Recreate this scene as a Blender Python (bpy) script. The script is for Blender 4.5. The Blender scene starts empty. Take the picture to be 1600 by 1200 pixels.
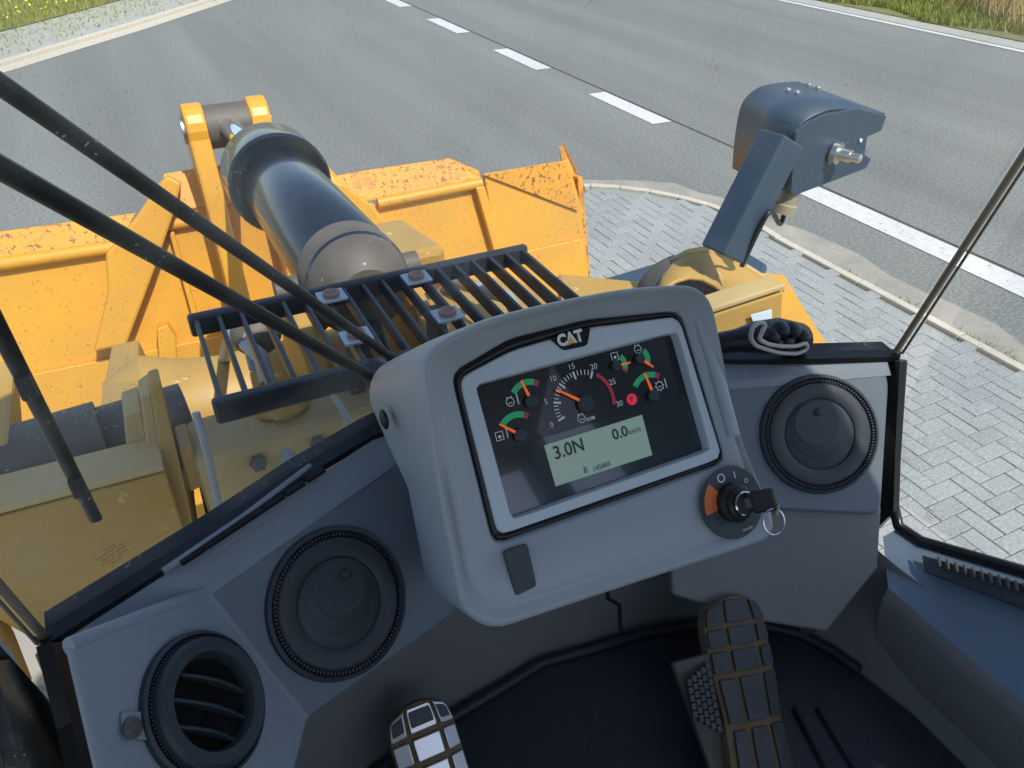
import bpy, math, random
import numpy as np
from mathutils import Matrix, Vector
random.seed(4); rng = np.random.default_rng(4)
S = bpy.context.scene; COL = S.collection
R = math.radians
# ------------------------------------------------------------------ camera, sky, sun
H, F = 2.9, 1200.0; YAW, PIT = R(26.2), R(35.05)
fw = np.array([math.sin(YAW)*math.cos(PIT), math.cos(YAW)*math.cos(PIT), -math.sin(PIT)])
rt = np.array([math.cos(YAW), -math.sin(YAW), 0.0]); up = np.cross(rt, fw)
CAM = np.array([0, 0, H])
cam = bpy.data.cameras.new('camera'); cam.sensor_width = 36; cam.lens = 27.0; cam.clip_start = .02; cam.clip_end = 500
co = bpy.data.objects.new('camera', cam); COL.objects.link(co); S.camera = co
co.matrix_world = Matrix(((rt[0], up[0], -fw[0], 0), (rt[1], up[1], -fw[1], 0), (rt[2], up[2], -fw[2], H), (0, 0, 0, 1)))
SUN_AZ, SUN_EL = R(163), R(56)           # compass bearing of the sun (0 = +Y, clockwise), elevation
w = bpy.data.worlds.new('World'); S.world = w; w.use_nodes = True
nt = w.node_tree; sky = nt.nodes.new('ShaderNodeTexSky'); sky.sky_type = 'NISHITA'; sky.sun_disc = False
sky.sun_elevation = SUN_EL; sky.sun_rotation = SUN_AZ
bg = nt.nodes['Background']; bg.inputs['Strength'].default_value = 0.15
nt.links.new(sky.outputs[0], bg.inputs['Color'])
sl = bpy.data.lights.new('sun', 'SUN'); sl.energy = 3.6; sl.angle = R(.55); sl.color = (1, .95, .87)
so = bpy.data.objects.new('sun', sl); COL.objects.link(so)
sd = Vector((math.sin(SUN_AZ)*math.cos(SUN_EL), math.cos(SUN_AZ)*math.cos(SUN_EL), math.sin(SUN_EL)))
so.rotation_euler = sd.to_track_quat('Z', 'Y').to_euler(); so.location = (0, 0, 20)
S.view_settings.view_transform = 'Standard'; S.view_settings.look = 'None'; S.view_settings.gamma = 1
S.view_settings.exposure = 0.45
# ------------------------------------------------------------------ pixel -> place
def ray(p): return fw*F + rt*(p[0]-800) - up*(p[1]-600)
def pz(p, z): d = ray(p); return CAM + d*((z-H)/d[2])
def py(p, y): d = ray(p); return CAM + d*(y/d[1])
def px(p, x): d = ray(p); return CAM + d*(x/d[0])
def pp(p, P0, n): d = ray(p); return CAM + d*(((P0-CAM)@n)/(d@n))
A = lambda *v: np.array(v, float)
def unit(v): v = np.asarray(v, float); return v/np.linalg.norm(v)
# ------------------------------------------------------------------ materials
def mat(name, col, rough=.6, col2=None, scale=20, amt=.5, metal=0, bump=0, bscale=200, spec=.5, speck=None, speck_t=.62, speck_s=30,
        speck2=None, coat=0, obj_rnd=0, attr=None, emis=0, streak=0):
    m = bpy.data.materials.new(name); m.use_nodes = True; t = m.node_tree; N = t.nodes; L = t.links
    b = N['Principled BSDF']; b.inputs['Roughness'].default_value = rough; b.inputs['Metallic'].default_value = metal
    b.inputs['Specular IOR Level'].default_value = spec; b.inputs['Coat Weight'].default_value = coat
    tc = N.new('ShaderNodeTexCoord'); geo = N.new('ShaderNodeNewGeometry'); pos = geo.outputs['Position']
    def noise(s, d=4, r=.55):
        n = N.new('ShaderNodeTexNoise'); n.inputs['Scale'].default_value = s; n.inputs['Detail'].default_value = d
        n.inputs['Roughness'].default_value = r; L.new(pos, n.inputs['Vector']); return n.outputs['Fac']
    def ramp(fac, a, c):
        r = N.new('ShaderNodeMapRange'); r.inputs[1].default_value = a; r.inputs[2].default_value = c; L.new(fac, r.inputs[0]); return r.outputs[0]
    def mix(fac, a, c):
        x = N.new('ShaderNodeMix'); x.data_type = 'RGBA'
        if isinstance(fac, float): x.inputs[0].default_value = fac
        else: L.new(fac, x.inputs[0])
        for v, i in ((a, 6), (c, 7)):
            if isinstance(v, tuple): x.inputs[i].default_value = (*v, 1)
            else: L.new(v, x.inputs[i])
        return x.outputs[2]
    c = tuple(col)
    if col2 is not None: c = mix(ramp(noise(scale), .5-amt*.5, .5+amt*.5), c, tuple(col2))
    if obj_rnd or attr:
        oi = N.new('ShaderNodeObjectInfo'); v = oi.outputs['Random']
        if attr:
            at = N.new('ShaderNodeAttribute'); at.attribute_name = attr
            ad = N.new('ShaderNodeMath'); ad.operation = 'ADD'; L.new(v, ad.inputs[0]); L.new(at.outputs['Fac'], ad.inputs[1])
            fr = N.new('ShaderNodeMath'); fr.operation = 'FRACT'; L.new(ad.outputs[0], fr.inputs[0]); v = fr.outputs[0]
        hv = N.new('ShaderNodeHueSaturation'); mr = N.new('ShaderNodeMapRange')
        mr.inputs[3].default_value = 1-obj_rnd; mr.inputs[4].default_value = 1+obj_rnd; L.new(v, mr.inputs[0]); L.new(mr.outputs[0], hv.inputs['Value'])
        if isinstance(c, tuple): hv.inputs['Color'].default_value = (*c, 1)
        else: L.new(c, hv.inputs['Color'])
        c = hv.outputs['Color']
    if speck is not None: c = mix(ramp(noise(speck_s, 3, .7), speck_t, speck_t+.05), c, tuple(speck))
    if speck2 is not None: c = mix(ramp(noise(speck2[1], 6, .65), speck2[2], speck2[2]+.12), c, tuple(speck2[0]))
    if streak:      # wheel tracks: broad bands running along the road, plus patches
        mp = N.new('ShaderNodeMapping'); mp.inputs['Scale'].default_value = (.9, .05, 1); L.new(pos, mp.inputs['Vector'])
        n3 = N.new('ShaderNodeTexNoise'); n3.inputs['Scale'].default_value = 1; n3.inputs['Detail'].default_value = 5; L.new(mp.outputs[0], n3.inputs['Vector'])
        mr3 = N.new('ShaderNodeMapRange'); mr3.inputs[1].default_value = .3; mr3.inputs[2].default_value = .7; mr3.inputs[3].default_value = 1-streak; mr3.inputs[4].default_value = 1+streak; L.new(n3.outputs[0], mr3.inputs[0])
        hs = N.new('ShaderNodeHueSaturation'); L.new(mr3.outputs[0], hs.inputs['Value']); L.new(c, hs.inputs['Color']); c = hs.outputs['Color']
    if isinstance(c, tuple): b.inputs['Base Color'].default_value = (*c, 1)
    else: L.new(c, b.inputs['Base Color'])
    if emis: b.inputs['Emission Color'].default_value = (*col, 1); b.inputs['Emission Strength'].default_value = emis
    if bump:
        bp = N.new('ShaderNodeBump'); bp.inputs['Strength'].default_value = bump; bp.inputs['Distance'].default_value = .002
        L.new(noise(bscale, 3), bp.inputs['Height']); L.new(bp.outputs[0], b.inputs['Normal'])
    return m
M = {}
M['asphalt'] = mat('asphalt', (.130, .138, .124), .85, (.215, .222, .20), 34, .26, bump=1, bscale=55, speck=(.31, .315, .29), speck_t=.61, speck_s=60, streak=.16, speck2=((.165, .17, .155), .5, .62))
M['paint'] = mat('road_paint', (.66, .66, .62), .6, (.52, .52, .49), 12, .5, bump=.4, speck=(.25, .25, .24), speck_t=.615, speck_s=28)
M['seam'] = mat('seam', (.06, .06, .06), .9)
M['paver'] = mat('paver', (.235, .252, .24), .85, (.33, .345, .325), 60, .35, bump=1, bscale=140, speck=(.50, .52, .49), speck_t=.60, speck_s=85, obj_rnd=.07, attr='rnd')
M['sand'] = mat('joint_sand', (.27, .27, .235), .95, (.32, .31, .27), 60)
M['kerb'] = mat('kerb_concrete', (.48, .42, .33), .85, (.56, .52, .43), 14, .6, bump=.6, speck=(.3, .27, .2), speck_t=.66, speck_s=40)
M['dirt'] = mat('dirt', (.36, .33, .27), .95, (.22, .22, .19), 3.0, .5, bump=1, bscale=90, speck=(.42, .39, .33), speck_t=.6, speck_s=60)
M['gravel'] = mat('verge_gravel', (.40, .39, .34), .95, (.30, .31, .25), 5, .5, bump=1, bscale=60, speck=(.5, .48, .43), speck_t=.6, speck_s=30)
M['grass'] = mat('grass', (.21, .25, .035), .7, (.33, .32, .07), 2.0, .6)
M['soil'] = mat('soil', (.14, .15, .05), .95, (.2, .19, .08), 4)
M['straw'] = mat('straw', (.58, .42, .19), .8, (.42, .33, .12), 3.0, .6)
M['flower'] = mat('flower', (.85, .65, .02), .6)
YEL = (.68, .345, .032)
M['bucket'] = mat('worn_yellow_paint', YEL, .5, (.62, .30, .035), 2.6, .6, speck=(.30, .13, .03), speck_t=.63, speck_s=85, bump=.25, bscale=40)
M['rusty'] = mat('rusty_yellow_paint', (.62, .27, .025), .6, (.70, .33, .03), 5, .5, speck=(.22, .09, .03), speck_t=.56, speck_s=48, speck2=((.36, .15, .04), 5, .54), bump=.4, bscale=60)
M['rust'] = mat('rust', (.23, .10, .04), .85, (.36, .16, .06), 30, .6, bump=.6)
M['yellow'] = mat('yellow_paint', YEL, .4, (.68, .32, .03), 4, .5)
M['dusty'] = mat('dusty_shaded_yellow_paint', (.44, .25, .045), .5, (.47, .31, .09), 5, .7, speck=(.58, .46, .25), speck_t=.66, speck_s=25, bump=.2, bscale=50)  # dusty yellow paint, with the cab's shade put into its tan tone
M['dusty_skylit'] = mat('dusty_skylit_edge', (.53, .41, .2), .65, (.48, .34, .13), 6, .6)  # paler dusty paint, skylight on the top edges put into the colour
M['grime'] = mat('grimy_steel', (.07, .065, .06), .6, (.15, .13, .1), 9, .6, speck=(.5, .5, .48), speck_t=.7, speck_s=45)
M['black_metal'] = mat('black_coated_steel', (.018, .022, .028), .38, (.03, .034, .04), 30, bump=.3, bscale=120)
M['cyl'] = mat('dark_cylinder_paint', (.016, .022, .031), .22, (.022, .028, .036), 14, coat=.35)
M['chrome'] = mat('chrome', (.8, .82, .85), .08, metal=1)
M['zinc'] = mat('zinc', (.62, .62, .58), .35, metal=1)
M['post_joint'] = mat('glass_joint', (.17, .135, .095), .25, (.22, .18, .13), 12)
M['brass'] = mat('brass_connector', (.33, .28, .18), .45)
M['slate'] = mat('sky_tinted_slate_paint', (.032, .058, .09), .42, (.04, .066, .098), 8, bump=.15, bscale=150)  # base made bluer to carry the reflected sky
M['rubber'] = mat('black_rubber', (.012, .012, .013), .45)
M['seal'] = mat('seal', (.008, .008, .009), .3)
M['hose'] = mat('grey_hose', (.33, .37, .38), .5)
M['bolt_rust'] = mat('rusty_bolt', (.25, .15, .11), .7, (.32, .2, .15), 60)
M['galv'] = mat('galvanised', (.45, .52, .56), .4, metal=.6)
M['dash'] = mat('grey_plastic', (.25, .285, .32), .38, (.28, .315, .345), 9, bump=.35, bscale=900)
M['dust'] = mat('dust', (.3, .27, .22), .95)
M['ledge'] = mat('skylit_grey_plastic', (.19, .25, .32), .3, (.205, .265, .335), 6, bump=.35, bscale=900)  # dash plastic tinted blue, painting in the skylight on the ledge
M['dash_dark'] = mat('shaded_grey_plastic', (.15, .18, .21), .4, (.165, .195, .225), 6, bump=.35, bscale=900)  # same moulding as dash, darkened to paint in the front panels' shade
M['console'] = mat('silver_grey_plastic', (.37, .40, .42), .36, (.40, .425, .44), 5, bump=.25, bscale=900)
M['vent'] = mat('vent_plastic', (.038, .048, .058), .42, bump=.3, bscale=900)
M['vent_in'] = mat('vent_duct', (.004, .004, .005), .8)
M['gasket'] = mat('gasket', (.006, .006, .007), .25)
M['bezel'] = mat('bezel_silver', (.55, .60, .63), .32)
M['screen'] = mat('gauge_face', (.010, .012, .015), .25, coat=.5)
M['screen_low'] = mat('indicator_face', (.022, .03, .036), .12, coat=1)
M['lcd'] = mat('lcd', (.36, .47, .36), .4, emis=.10)
M['ink'] = mat('lcd_ink', (.03, .045, .035), .5)
M['white'] = mat('white_print', (.8, .8, .78), .5)
M['grey_print'] = mat('grey_print', (.10, .13, .15), .5)
M['orange'] = mat('needle_orange', (.95, .16, .02), .5, emis=.25)
M['green'] = mat('gauge_green', (.03, .42, .16), .5, emis=.08)
M['red'] = mat('gauge_red', (.50, .03, .06), .5, emis=.06)
M['lamp_red'] = mat('warning_red', (.75, .03, .07), .5, emis=.25)
M['hub'] = mat('needle_hub', (.03, .035, .04), .4)
M['logo_y'] = mat('logo_yellow', (.85, .5, .03), .5)
M['label_o'] = mat('label_orange', (.75, .17, .035), .5)
M['mat'] = mat('floor_rubber', (.020, .026, .036), .4, (.032, .038, .046), 7, bump=.5, bscale=500, speck=(.07, .06, .05), speck_t=.66, speck_s=60)
M['wall'] = mat('lower_wall_plastic', (.17, .172, .168), .34, (.20, .196, .182), 5, bump=.4, bscale=500)
M['pad'] = mat('pedal_rubber', (.055, .065, .07), .5, (.08, .085, .085), 40, bump=.4, bscale=400)
M['padsteel'] = mat('pedal_steel', (.62, .63, .63), .3, metal=.8)
M['padtan'] = mat('pedal_dust', (.24, .165, .09), .85, (.15, .105, .06), 50, .6)
M['leather'] = mat('glove_black', (.008, .010, .013), .32, bump=.5, bscale=300)
M['cuff'] = mat('glove_cuff', (.5, .48, .46), .9, bump=.5, bscale=600)
M['sticker'] = mat('sticker', (.6, .72, .8), .5)
M['ceil'] = mat('headliner', (.34, .34, .33), .8)
def glass(name, dust=.05):
    m = bpy.data.materials.new(name); m.use_nodes = True; t = m.node_tree; N = t.nodes; L = t.links
    for n in list(N): N.remove(n)
    o = N.new('ShaderNodeOutputMaterial'); tr = N.new('ShaderNodeBsdfTransparent'); tr.inputs[0].default_value = (.93, .95, .95, 1)
    gl = N.new('ShaderNodeBsdfGlossy'); gl.inputs['Roughness'].default_value = .02; df = N.new('ShaderNodeBsdfDiffuse'); df.inputs[0].default_value = (.75, .72, .64, 1)
    fr = N.new('ShaderNodeFresnel'); fr.inputs[0].default_value = 1.35; m1 = N.new('ShaderNodeMixShader'); m2 = N.new('ShaderNodeMixShader')
    L.new(fr.outputs[0], m1.inputs[0]); L.new(tr.outputs[0], m1.inputs[1]); L.new(gl.outputs[0], m1.inputs[2])
    g = N.new('ShaderNodeNewGeometry'); n1 = N.new('ShaderNodeTexNoise'); n1.inputs['Scale'].default_value = 9; n1.inputs['Detail'].default_value = 5
    n2 = N.new('ShaderNodeTexNoise'); n2.inputs['Scale'].default_value = 260; n2.inputs['Detail'].default_value = 1
    L.new(g.outputs['Position'], n1.inputs['Vector']); L.new(g.outputs['Position'], n2.inputs['Vector'])
    r1 = N.new('ShaderNodeMapRange'); r1.inputs[1].default_value = .42; r1.inputs[2].default_value = .75; r1.inputs[4].default_value = dust*2
    r2 = N.new('ShaderNodeMapRange'); r2.inputs[1].default_value = .68; r2.inputs[2].default_value = .72; r2.inputs[4].default_value = .55
    mx = N.new('ShaderNodeMath'); mx.operation = 'MAXIMUM'; ml = N.new('ShaderNodeMath'); ml.operation = 'MULTIPLY'
    L.new(n1.outputs[0], r1.inputs[0]); L.new(n2.outputs[0], r2.inputs[0])
    r3 = N.new('ShaderNodeMapRange'); r3.inputs[1].default_value = .5; r3.inputs[2].default_value = .6; L.new(n1.outputs[0], r3.inputs[0])
    L.new(r2.outputs[0], ml.inputs[0]); L.new(r3.outputs[0], ml.inputs[1]); L.new(r1.outputs[0], mx.inputs[0]); L.new(ml.outputs[0], mx.inputs[1])
    L.new(mx.outputs[0], m2.inputs[0]); L.new(m1.outputs[0], m2.inputs[1]); L.new(df.outputs[0], m2.inputs[2]); L.new(m2.outputs[0], o.inputs[0])
    return m
M['glass'] = glass('dusty_glass', .10)
# ------------------------------------------------------------------ mesh builder
class MB:
    def __init__(s): s.v = []; s.f = []; s.sm = []
    def face(s, pts, smooth=False):
        i = len(s.v); s.v += [tuple(map(float, p)) for p in pts]; s.f.append(tuple(range(i, i+len(pts)))); s.sm.append(smooth); return s
    def grid(s, rows, closed=False, smooth=True):
        i = len(s.v); n = len(rows[0])
        for r in rows: s.v += [tuple(map(float, p)) for p in r]
        for a in range(len(rows)-1):
            for b in range(n if closed else n-1):
                c = (b+1) % n; s.f.append((i+a*n+b, i+a*n+c, i+(a+1)*n+c, i+(a+1)*n+b)); s.sm.append(smooth)
        return s
    def prism(s, pts, vec, smooth_side=False):
        vec = np.asarray(vec, float); a = [np.asarray(p, float) for p in pts]; b = [p+vec for p in a]
        i = len(s.v); n = len(a); s.v += [tuple(p) for p in a+b]
        s.f.append(tuple(range(i+n-1, i-1, -1))); s.sm.append(False); s.f.append(tuple(range(i+n, i+2*n))); s.sm.append(False)
        for k in range(n):
            l = (k+1) % n; s.f.append((i+k, i+l, i+n+l, i+n+k)); s.sm.append(smooth_side)
        return s
    def box(s, c, size, ax=None):
        c = np.asarray(c, float); ax = np.eye(3) if ax is None else np.asarray(ax, float); h = np.asarray(size, float)/2
        b = [c + ax[0]*h[0]*x + ax[1]*h[1]*y - ax[2]*h[2] for x, y in ((-1, -1), (1, -1), (1, 1), (-1, 1))]
        return s.prism(b, ax[2]*h[2]*2)
    def tube(s, path, r, n=12, caps=True, flat=None):
        P = [np.asarray(p, float) for p in path]; rs = r if hasattr(r, '__len__') else [r]*len(P); rows = []; prev = None
        for k, p in enumerate(P):
            t = unit(P[min(k+1, len(P)-1)] - P[max(k-1, 0)])
            ref = prev if prev is not None else (np.array([0, 0, 1.]) if abs(t[2]) < .9 else np.array([1., 0, 0]))
            a = unit(ref - t*(ref@t)); b = np.cross(t, a); prev = a
            rows.append([p + rs[k]*(a*math.cos(q)+b*math.sin(q)*(flat or 1)) for q in np.linspace(0, 2*math.pi, n, endpoint=False)])
        s.grid(rows, True)
        if caps: s.face(rows[0][::-1]); s.face(rows[-1])
        return s
    def lathe(s, prof, o, ax, n=32, caps=True):
        ax = unit(ax); ref = np.array([0, 0, 1.]) if abs(ax[2]) < .9 else np.array([1., 0, 0]); a = unit(np.cross(ref, ax)); b = np.cross(ax, a)
        rows = [[np.asarray(o)+ax*h+r*(a*math.cos(q)+b*math.sin(q)) for q in np.linspace(0, 2*math.pi, n, endpoint=False)] for r, h in prof]
        k0 = 0
        for k in range(1, len(prof)):
            last = k == len(prof)-1
            if not last:
                d1 = unit(np.subtract(prof[k], prof[k-1])); d2 = unit(np.subtract(prof[k+1], prof[k]))
            if last or d1@d2 < .8: s.grid(rows[k0:k+1], True); k0 = k
        if caps: s.face(rows[0][::-1]); s.face(rows[-1])
        return s
    def ball(s, c, rad, n=14, ax=None):
        ax = np.eye(3) if ax is None else np.asarray(ax); rows = []
        for i in range(n+1):
            th = math.pi*min(max(i/n, .01), .99)
            rows.append([np.asarray(c)+ax[0]*rad[0]*math.sin(th)*math.cos(q)+ax[1]*rad[1]*math.sin(th)*math.sin(q)+ax[2]*rad[2]*math.cos(th) for q in np.linspace(0, 2*math.pi, 2*n, endpoint=False)])
        return s.grid(rows, True)
    def build(s, name, m, parent=None, bevel=0, seg=2, solid=0):
        me = bpy.data.meshes.new(name); me.from_pydata(s.v, [], s.f); me.update()
        me.polygons.foreach_set('use_smooth', s.sm); me.materials.append(M[m] if isinstance(m, str) else m)
        o = bpy.data.objects.new(name, me); COL.objects.link(o)
        if parent is not None: setp(o, parent)
        if solid: k = o.modifiers.new('solid', 'SOLIDIFY'); k.thickness = solid; k.offset = 0
        if bevel:
            import bmesh
            b = bmesh.new(); b.from_mesh(me); bmesh.ops.remove_doubles(b, verts=b.verts, dist=1e-5); bmesh.ops.recalc_face_normals(b, faces=b.faces); b.to_mesh(me); b.free()
            k = o.modifiers.new('bevel', 'BEVEL'); k.width = bevel; k.segments = seg; k.limit_method = 'ANGLE'; k.angle_limit = R(35)
        return o
def setp(o, parent):
    o.parent = parent      # things are Empties at their base; meshes are built in world coordinates
    if parent.type == 'EMPTY': o.matrix_parent_inverse = Matrix.Translation(-Vector(parent.location))
def tag(o, label, cat=None, group=None, kind=None):
    if label: o['label'] = label
    if cat: o['category'] = cat
    if group: o['group'] = group
    if kind: o['kind'] = kind
    return o
def thing(name, label, cat, loc=(0, 0, 0), group=None):
    o = bpy.data.objects.new(name, None); COL.objects.link(o); o.location = loc; o.empty_display_size = .1
    return tag(o, label, cat, group)
def struct(o): o['kind'] = 'structure'; return o
def text(body, size, o, e1, e2, m, parent, name='lettering', align='CENTER', bold=0, sx=1):
    cu = bpy.data.curves.new('t', 'FONT'); cu.body = body; cu.size = size; cu.align_x = align; cu.align_y = 'CENTER'; cu.offset = bold; cu.resolution_u = 3
    ob = bpy.data.objects.new('t', cu); COL.objects.link(ob); bpy.context.view_layer.update()
    me = bpy.data.meshes.new_from_object(ob.evaluated_get(bpy.context.evaluated_depsgraph_get())); bpy.data.objects.remove(ob)
    me.name = name; e1 = np.asarray(e1); e2 = np.asarray(e2)
    for v in me.vertices: q = np.asarray(o)+e1*v.co.x*sx+e2*v.co.y; v.co = q
    me.materials.clear(); me.materials.append(M[m]); x = bpy.data.objects.new(name, me); COL.objects.link(x)
    if parent is not None: setp(x, parent)
    return x
# ------------------------------------------------------------------ ground, road, pavers, verges
g = MB().face([(-150, -150, 0), (150, -150, 0), (150, 200, 0), (-150, 200, 0)]).build('asphalt_road', 'asphalt'); struct(g)
def quad_strip(x0, x1, y0, y1, z): return [(x0, y0, z), (x1, y0, z), (x1, y1, z), (x0, y1, z)]
mk = MB().face(quad_strip(14.0, 14.16, -60, 120, .006)).build('edge_line', 'paint'); struct(mk)
st = MB().face(quad_strip(5.93, 6.24, -30, 5.6, .006)).build('solid_line', 'paint'); struct(st)
for k in range(12):
    y = 8.06+k*3.2
    struct(MB().face(quad_strip(5.96, 6.24, y, y+1.6, .006)).build('lane_dash', 'paint'))
struct(MB().face(quad_strip(6.27, 6.30, -30, 80, .004)).build('asphalt_seam', 'seam'))
# kerb: straight at x = 4.92, then a rounded corner and off to the left in front of the bucket
kc = [(4.92, -12.0), (4.92, 0), (4.92, 3.9)] + [(3.22+1.7*math.cos(a), 4.95+1.75*math.sin(a)) for a in np.linspace(-.35, math.pi/2, 12)[1:]] + [(1.0, 6.72), (-12, 6.75)]
kc = [p for i, p in enumerate(kc) if not (i == 2)]
kerb = thing('kerb', 'pale worn concrete kerb between the pavers and the road', 'kerb', (4.92, 0, 0))
def off(pts, d):
    out = []
    for i, p in enumerate(pts):
        a = np.array(pts[max(i-1, 0)]); b = np.array(pts[min(i+1, len(pts)-1)]); t = unit(b-a); out.append(np.array(p)+d*np.array([t[1], -t[0]]))
    return out
def resample(pts, step):
    P = [np.array(p, float) for p in pts]; out = [P[0]]
    for a, b in zip(P, P[1:]):
        n = max(1, int(np.linalg.norm(b-a)/step))
        out += [a+(b-a)*k/n for k in range(1, n+1)]
    return out
ki, ko = kc, off(kc, .075)
seg = []   # kerb stones about a metre long
for i in range(len(kc)-1):
    a0, a1, b0, b1 = map(np.array, (ki[i], ki[i+1], ko[i], ko[i+1])); L_ = np.linalg.norm(a1-a0); n = max(1, round(L_/1.0))
    if L_ < .5: n = 1
    for k in range(n):
        s0, s1 = k/n, (k+1)/n-.008/L_
        seg.append([a0+(a1-a0)*s0, a0+(a1-a0)*s1, b0+(b1-b0)*s1, b0+(b1-b0)*s0])
for q in seg:
    if q[0][1] < -3 or q[0][0] < -2.5: continue
    MB().prism([(p[0], p[1], .002) for p in q], (0, 0, .042+.006*rng.random())).build('kerb_stone', 'kerb', kerb, bevel=.008)
dl = resample(off(kc, .08), .3); do = [p+np.array([.22+.20*rng.random(), .10*rng.random()]) for p in dl]
struct(MB().grid([[(p[0], p[1], .005) for p in dl], [(p[0], p[1], .005) for p in do]], smooth=False).build('gutter_dirt', 'dirt'))
pv = thing('paved_yard', 'light grey herringbone paved yard under the loader', None, (3, 2, 0)); pv['kind'] = 'structure'
poly = [np.array(p) for p in ki]
def inside(x, y):
    if x > 4.90 or y > 6.72: return False
    if x > 3.2 and y > 4.95: return ((x-3.22)/1.68)**2+((y-4.95)/1.73)**2 < 1
    return True
base = MB().face([(p[0], p[1], .012) for p in ki] + [(-12, -12, .012)]).build('joint_bed', 'sand', pv)
W_ = .105; stones = []
for i in range(-40, 75):
    for j in range(-40, 75):
        m_ = (i-j) % 4
        # 90 degree herringbone on a unit grid: horizontal stones where (i-j)%4==0, vertical where ==2 (offset by one)
        if m_ == 0: x, y, sx, sy = i, j, 2, 1
        elif m_ == 3: x, y, sx, sy = i, j, 1, 2
        else: continue
        cx, cy = (x+sx/2)*W_, (y+sy/2)*W_
        if not (1.4 < cx < 5 and -.3 < cy < 6.75 and inside(cx+.05, cy+.05) and inside(cx-.05, cy)): continue
        v = A(cx, cy, 0)-CAM; dz = v@fw
        if dz < .1: continue
        u_, w_ = 800+F*(v@rt)/dz, 600-F*(v@up)/dz
        if u_ < 860 or u_ > 1720 or w_ < 250 or w_ > 950: continue
        hid = (u_ < 1390 and w_ > 562)
        stones.append((dz + (100 if hid else 0), cx, cy, sx, sy))
stones.sort()
def stone_mesh(name):
    mb = MB(); a, b, e, t = .105-.0022, .0525-.0022, .0035, .03
    lo = [(-a, -b, 0), (a, -b, 0), (a, b, 0), (-a, b, 0)]; mid = [(p[0], p[1], t-e) for p in lo]
    top = [(-a+e, -b+e, t), (a-e, -b+e, t), (a-e, b-e, t), (-a+e, b-e, t)]
    mb.grid([lo, mid, top], True, False); mb.face(top); return mb
sm = stone_mesh('p'); me0 = None
rest = MB(); rattr = []
for k, (d_, cx, cy, sx, sy) in enumerate(stones):
    rz = 0 if sx == 2 else math.pi/2
    if k < 300:
        if me0 is None: o = sm.build('paver', 'paver', pv); me0 = o.data
        else: o = bpy.data.objects.new('paver', me0); COL.objects.link(o); setp(o, pv)
        o.location = (cx, cy, .004+.004*rng.random()); o.rotation_euler = (rng.normal(0, .008), rng.normal(0, .008), rz+rng.normal(0, .012))
    else:
        c, s_ = math.cos(rz), math.sin(rz); z0 = .004+.004*rng.random(); i0 = len(rest.v)
        rest.v += [(cx+p[0]*c-p[1]*s_, cy+p[0]*s_+p[1]*c, p[2]+z0) for p in sm.v]; rest.f += [tuple(i0+q for q in f_) for f_ in sm.f]; rest.sm += sm.sm
        rattr += [rng.random()]*len(sm.v)
if rest.v:
    o = rest.build('paver_field', 'paver', pv); o['kind'] = 'stuff'
    at = o.data.attributes.new('rnd', 'FLOAT', 'POINT'); at.data.foreach_set('value', rattr)
# left verge: kerb, gravel strip, buttercup grass
kl = [(-14, 2.0), (-5.0, 11.6), (-1.62, 15.2), (-.68, 16.34), (.45, 17.69), (2.54, 20.4), (6.0, 25.5), (20, 47)]
vk = thing('far_kerb', 'pale kerb along the weedy gravel verge across the road', 'kerb', (0, 17, 0))
for a, b in zip(resample(kl, 1.0), resample(kl, 1.0)[1:]):
    if a[0] < -4 or a[0] > 6: continue
    t = unit(b-a); n = np.array([-t[1], t[0]]); b2 = b-t*.01
    MB().prism([(*(a), .002), (*(b2), .002), (*(b2+n*.13), .002), (*(a+n*.13), .002)], (0, 0, .07)).build('kerb_stone', 'kerb', vk, bevel=.01)
def lverge(d): return off(kl, -d)
struct(MB().grid([[(p[0], p[1], .03) for p in lverge(.12)], [(p[0], p[1], .035) for p in lverge(2.2)]], smooth=False).build('gravel_verge', 'gravel'))
struct(MB().grid([[(p[0], p[1], .006) for p in lverge(-.35)], [(p[0], p[1], .006) for p in lverge(.02)]], smooth=False).build('gutter_dirt', 'kerb'))
struct(MB().grid([[(p[0], p[1], .05) for p in lverge(2.0)], [(p[0], p[1], .06) for p in lverge(60)]], smooth=False).build('grass_bank', 'soil'))
struct(MB().face(quad_strip(14.20, 15.0, -60, 150, .007)).build('road_edge_dirt', 'gravel'))
struct(MB().face(quad_strip(14.75, 150, -60, 150, .02)).build('grass_field', 'soil'))
def blades(name, pts, h, wd, lean, m, label, cat=None, seed=1):
    r = np.random.default_rng(seed); n = len(pts); pts = np.asarray(pts); a = r.uniform(0, 6.28, n); hh = h*r.uniform(.5, 1.3, n); la = r.uniform(0, 6.28, n); ll = lean*r.uniform(.2, 1.2, n)*hh
    dx, dy = np.cos(a)*wd*r.uniform(.6, 1.4, n), np.sin(a)*wd*r.uniform(.6, 1.4, n); V = np.zeros((n, 3, 3))
    V[:, 0] = np.c_[pts[:, 0]-dx, pts[:, 1]-dy, pts[:, 2]]; V[:, 1] = np.c_[pts[:, 0]+dx, pts[:, 1]+dy, pts[:, 2]]
    V[:, 2] = np.c_[pts[:, 0]+np.cos(la)*ll, pts[:, 1]+np.sin(la)*ll, pts[:, 2]+hh]
    mb = MB(); mb.v = [tuple(v) for v in V.reshape(-1, 3)]; mb.f = [(3*i, 3*i+1, 3*i+2) for i in range(n)]; mb.sm = [False]*n
    return tag(mb.build(name, m), label, cat, kind='stuff')
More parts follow.
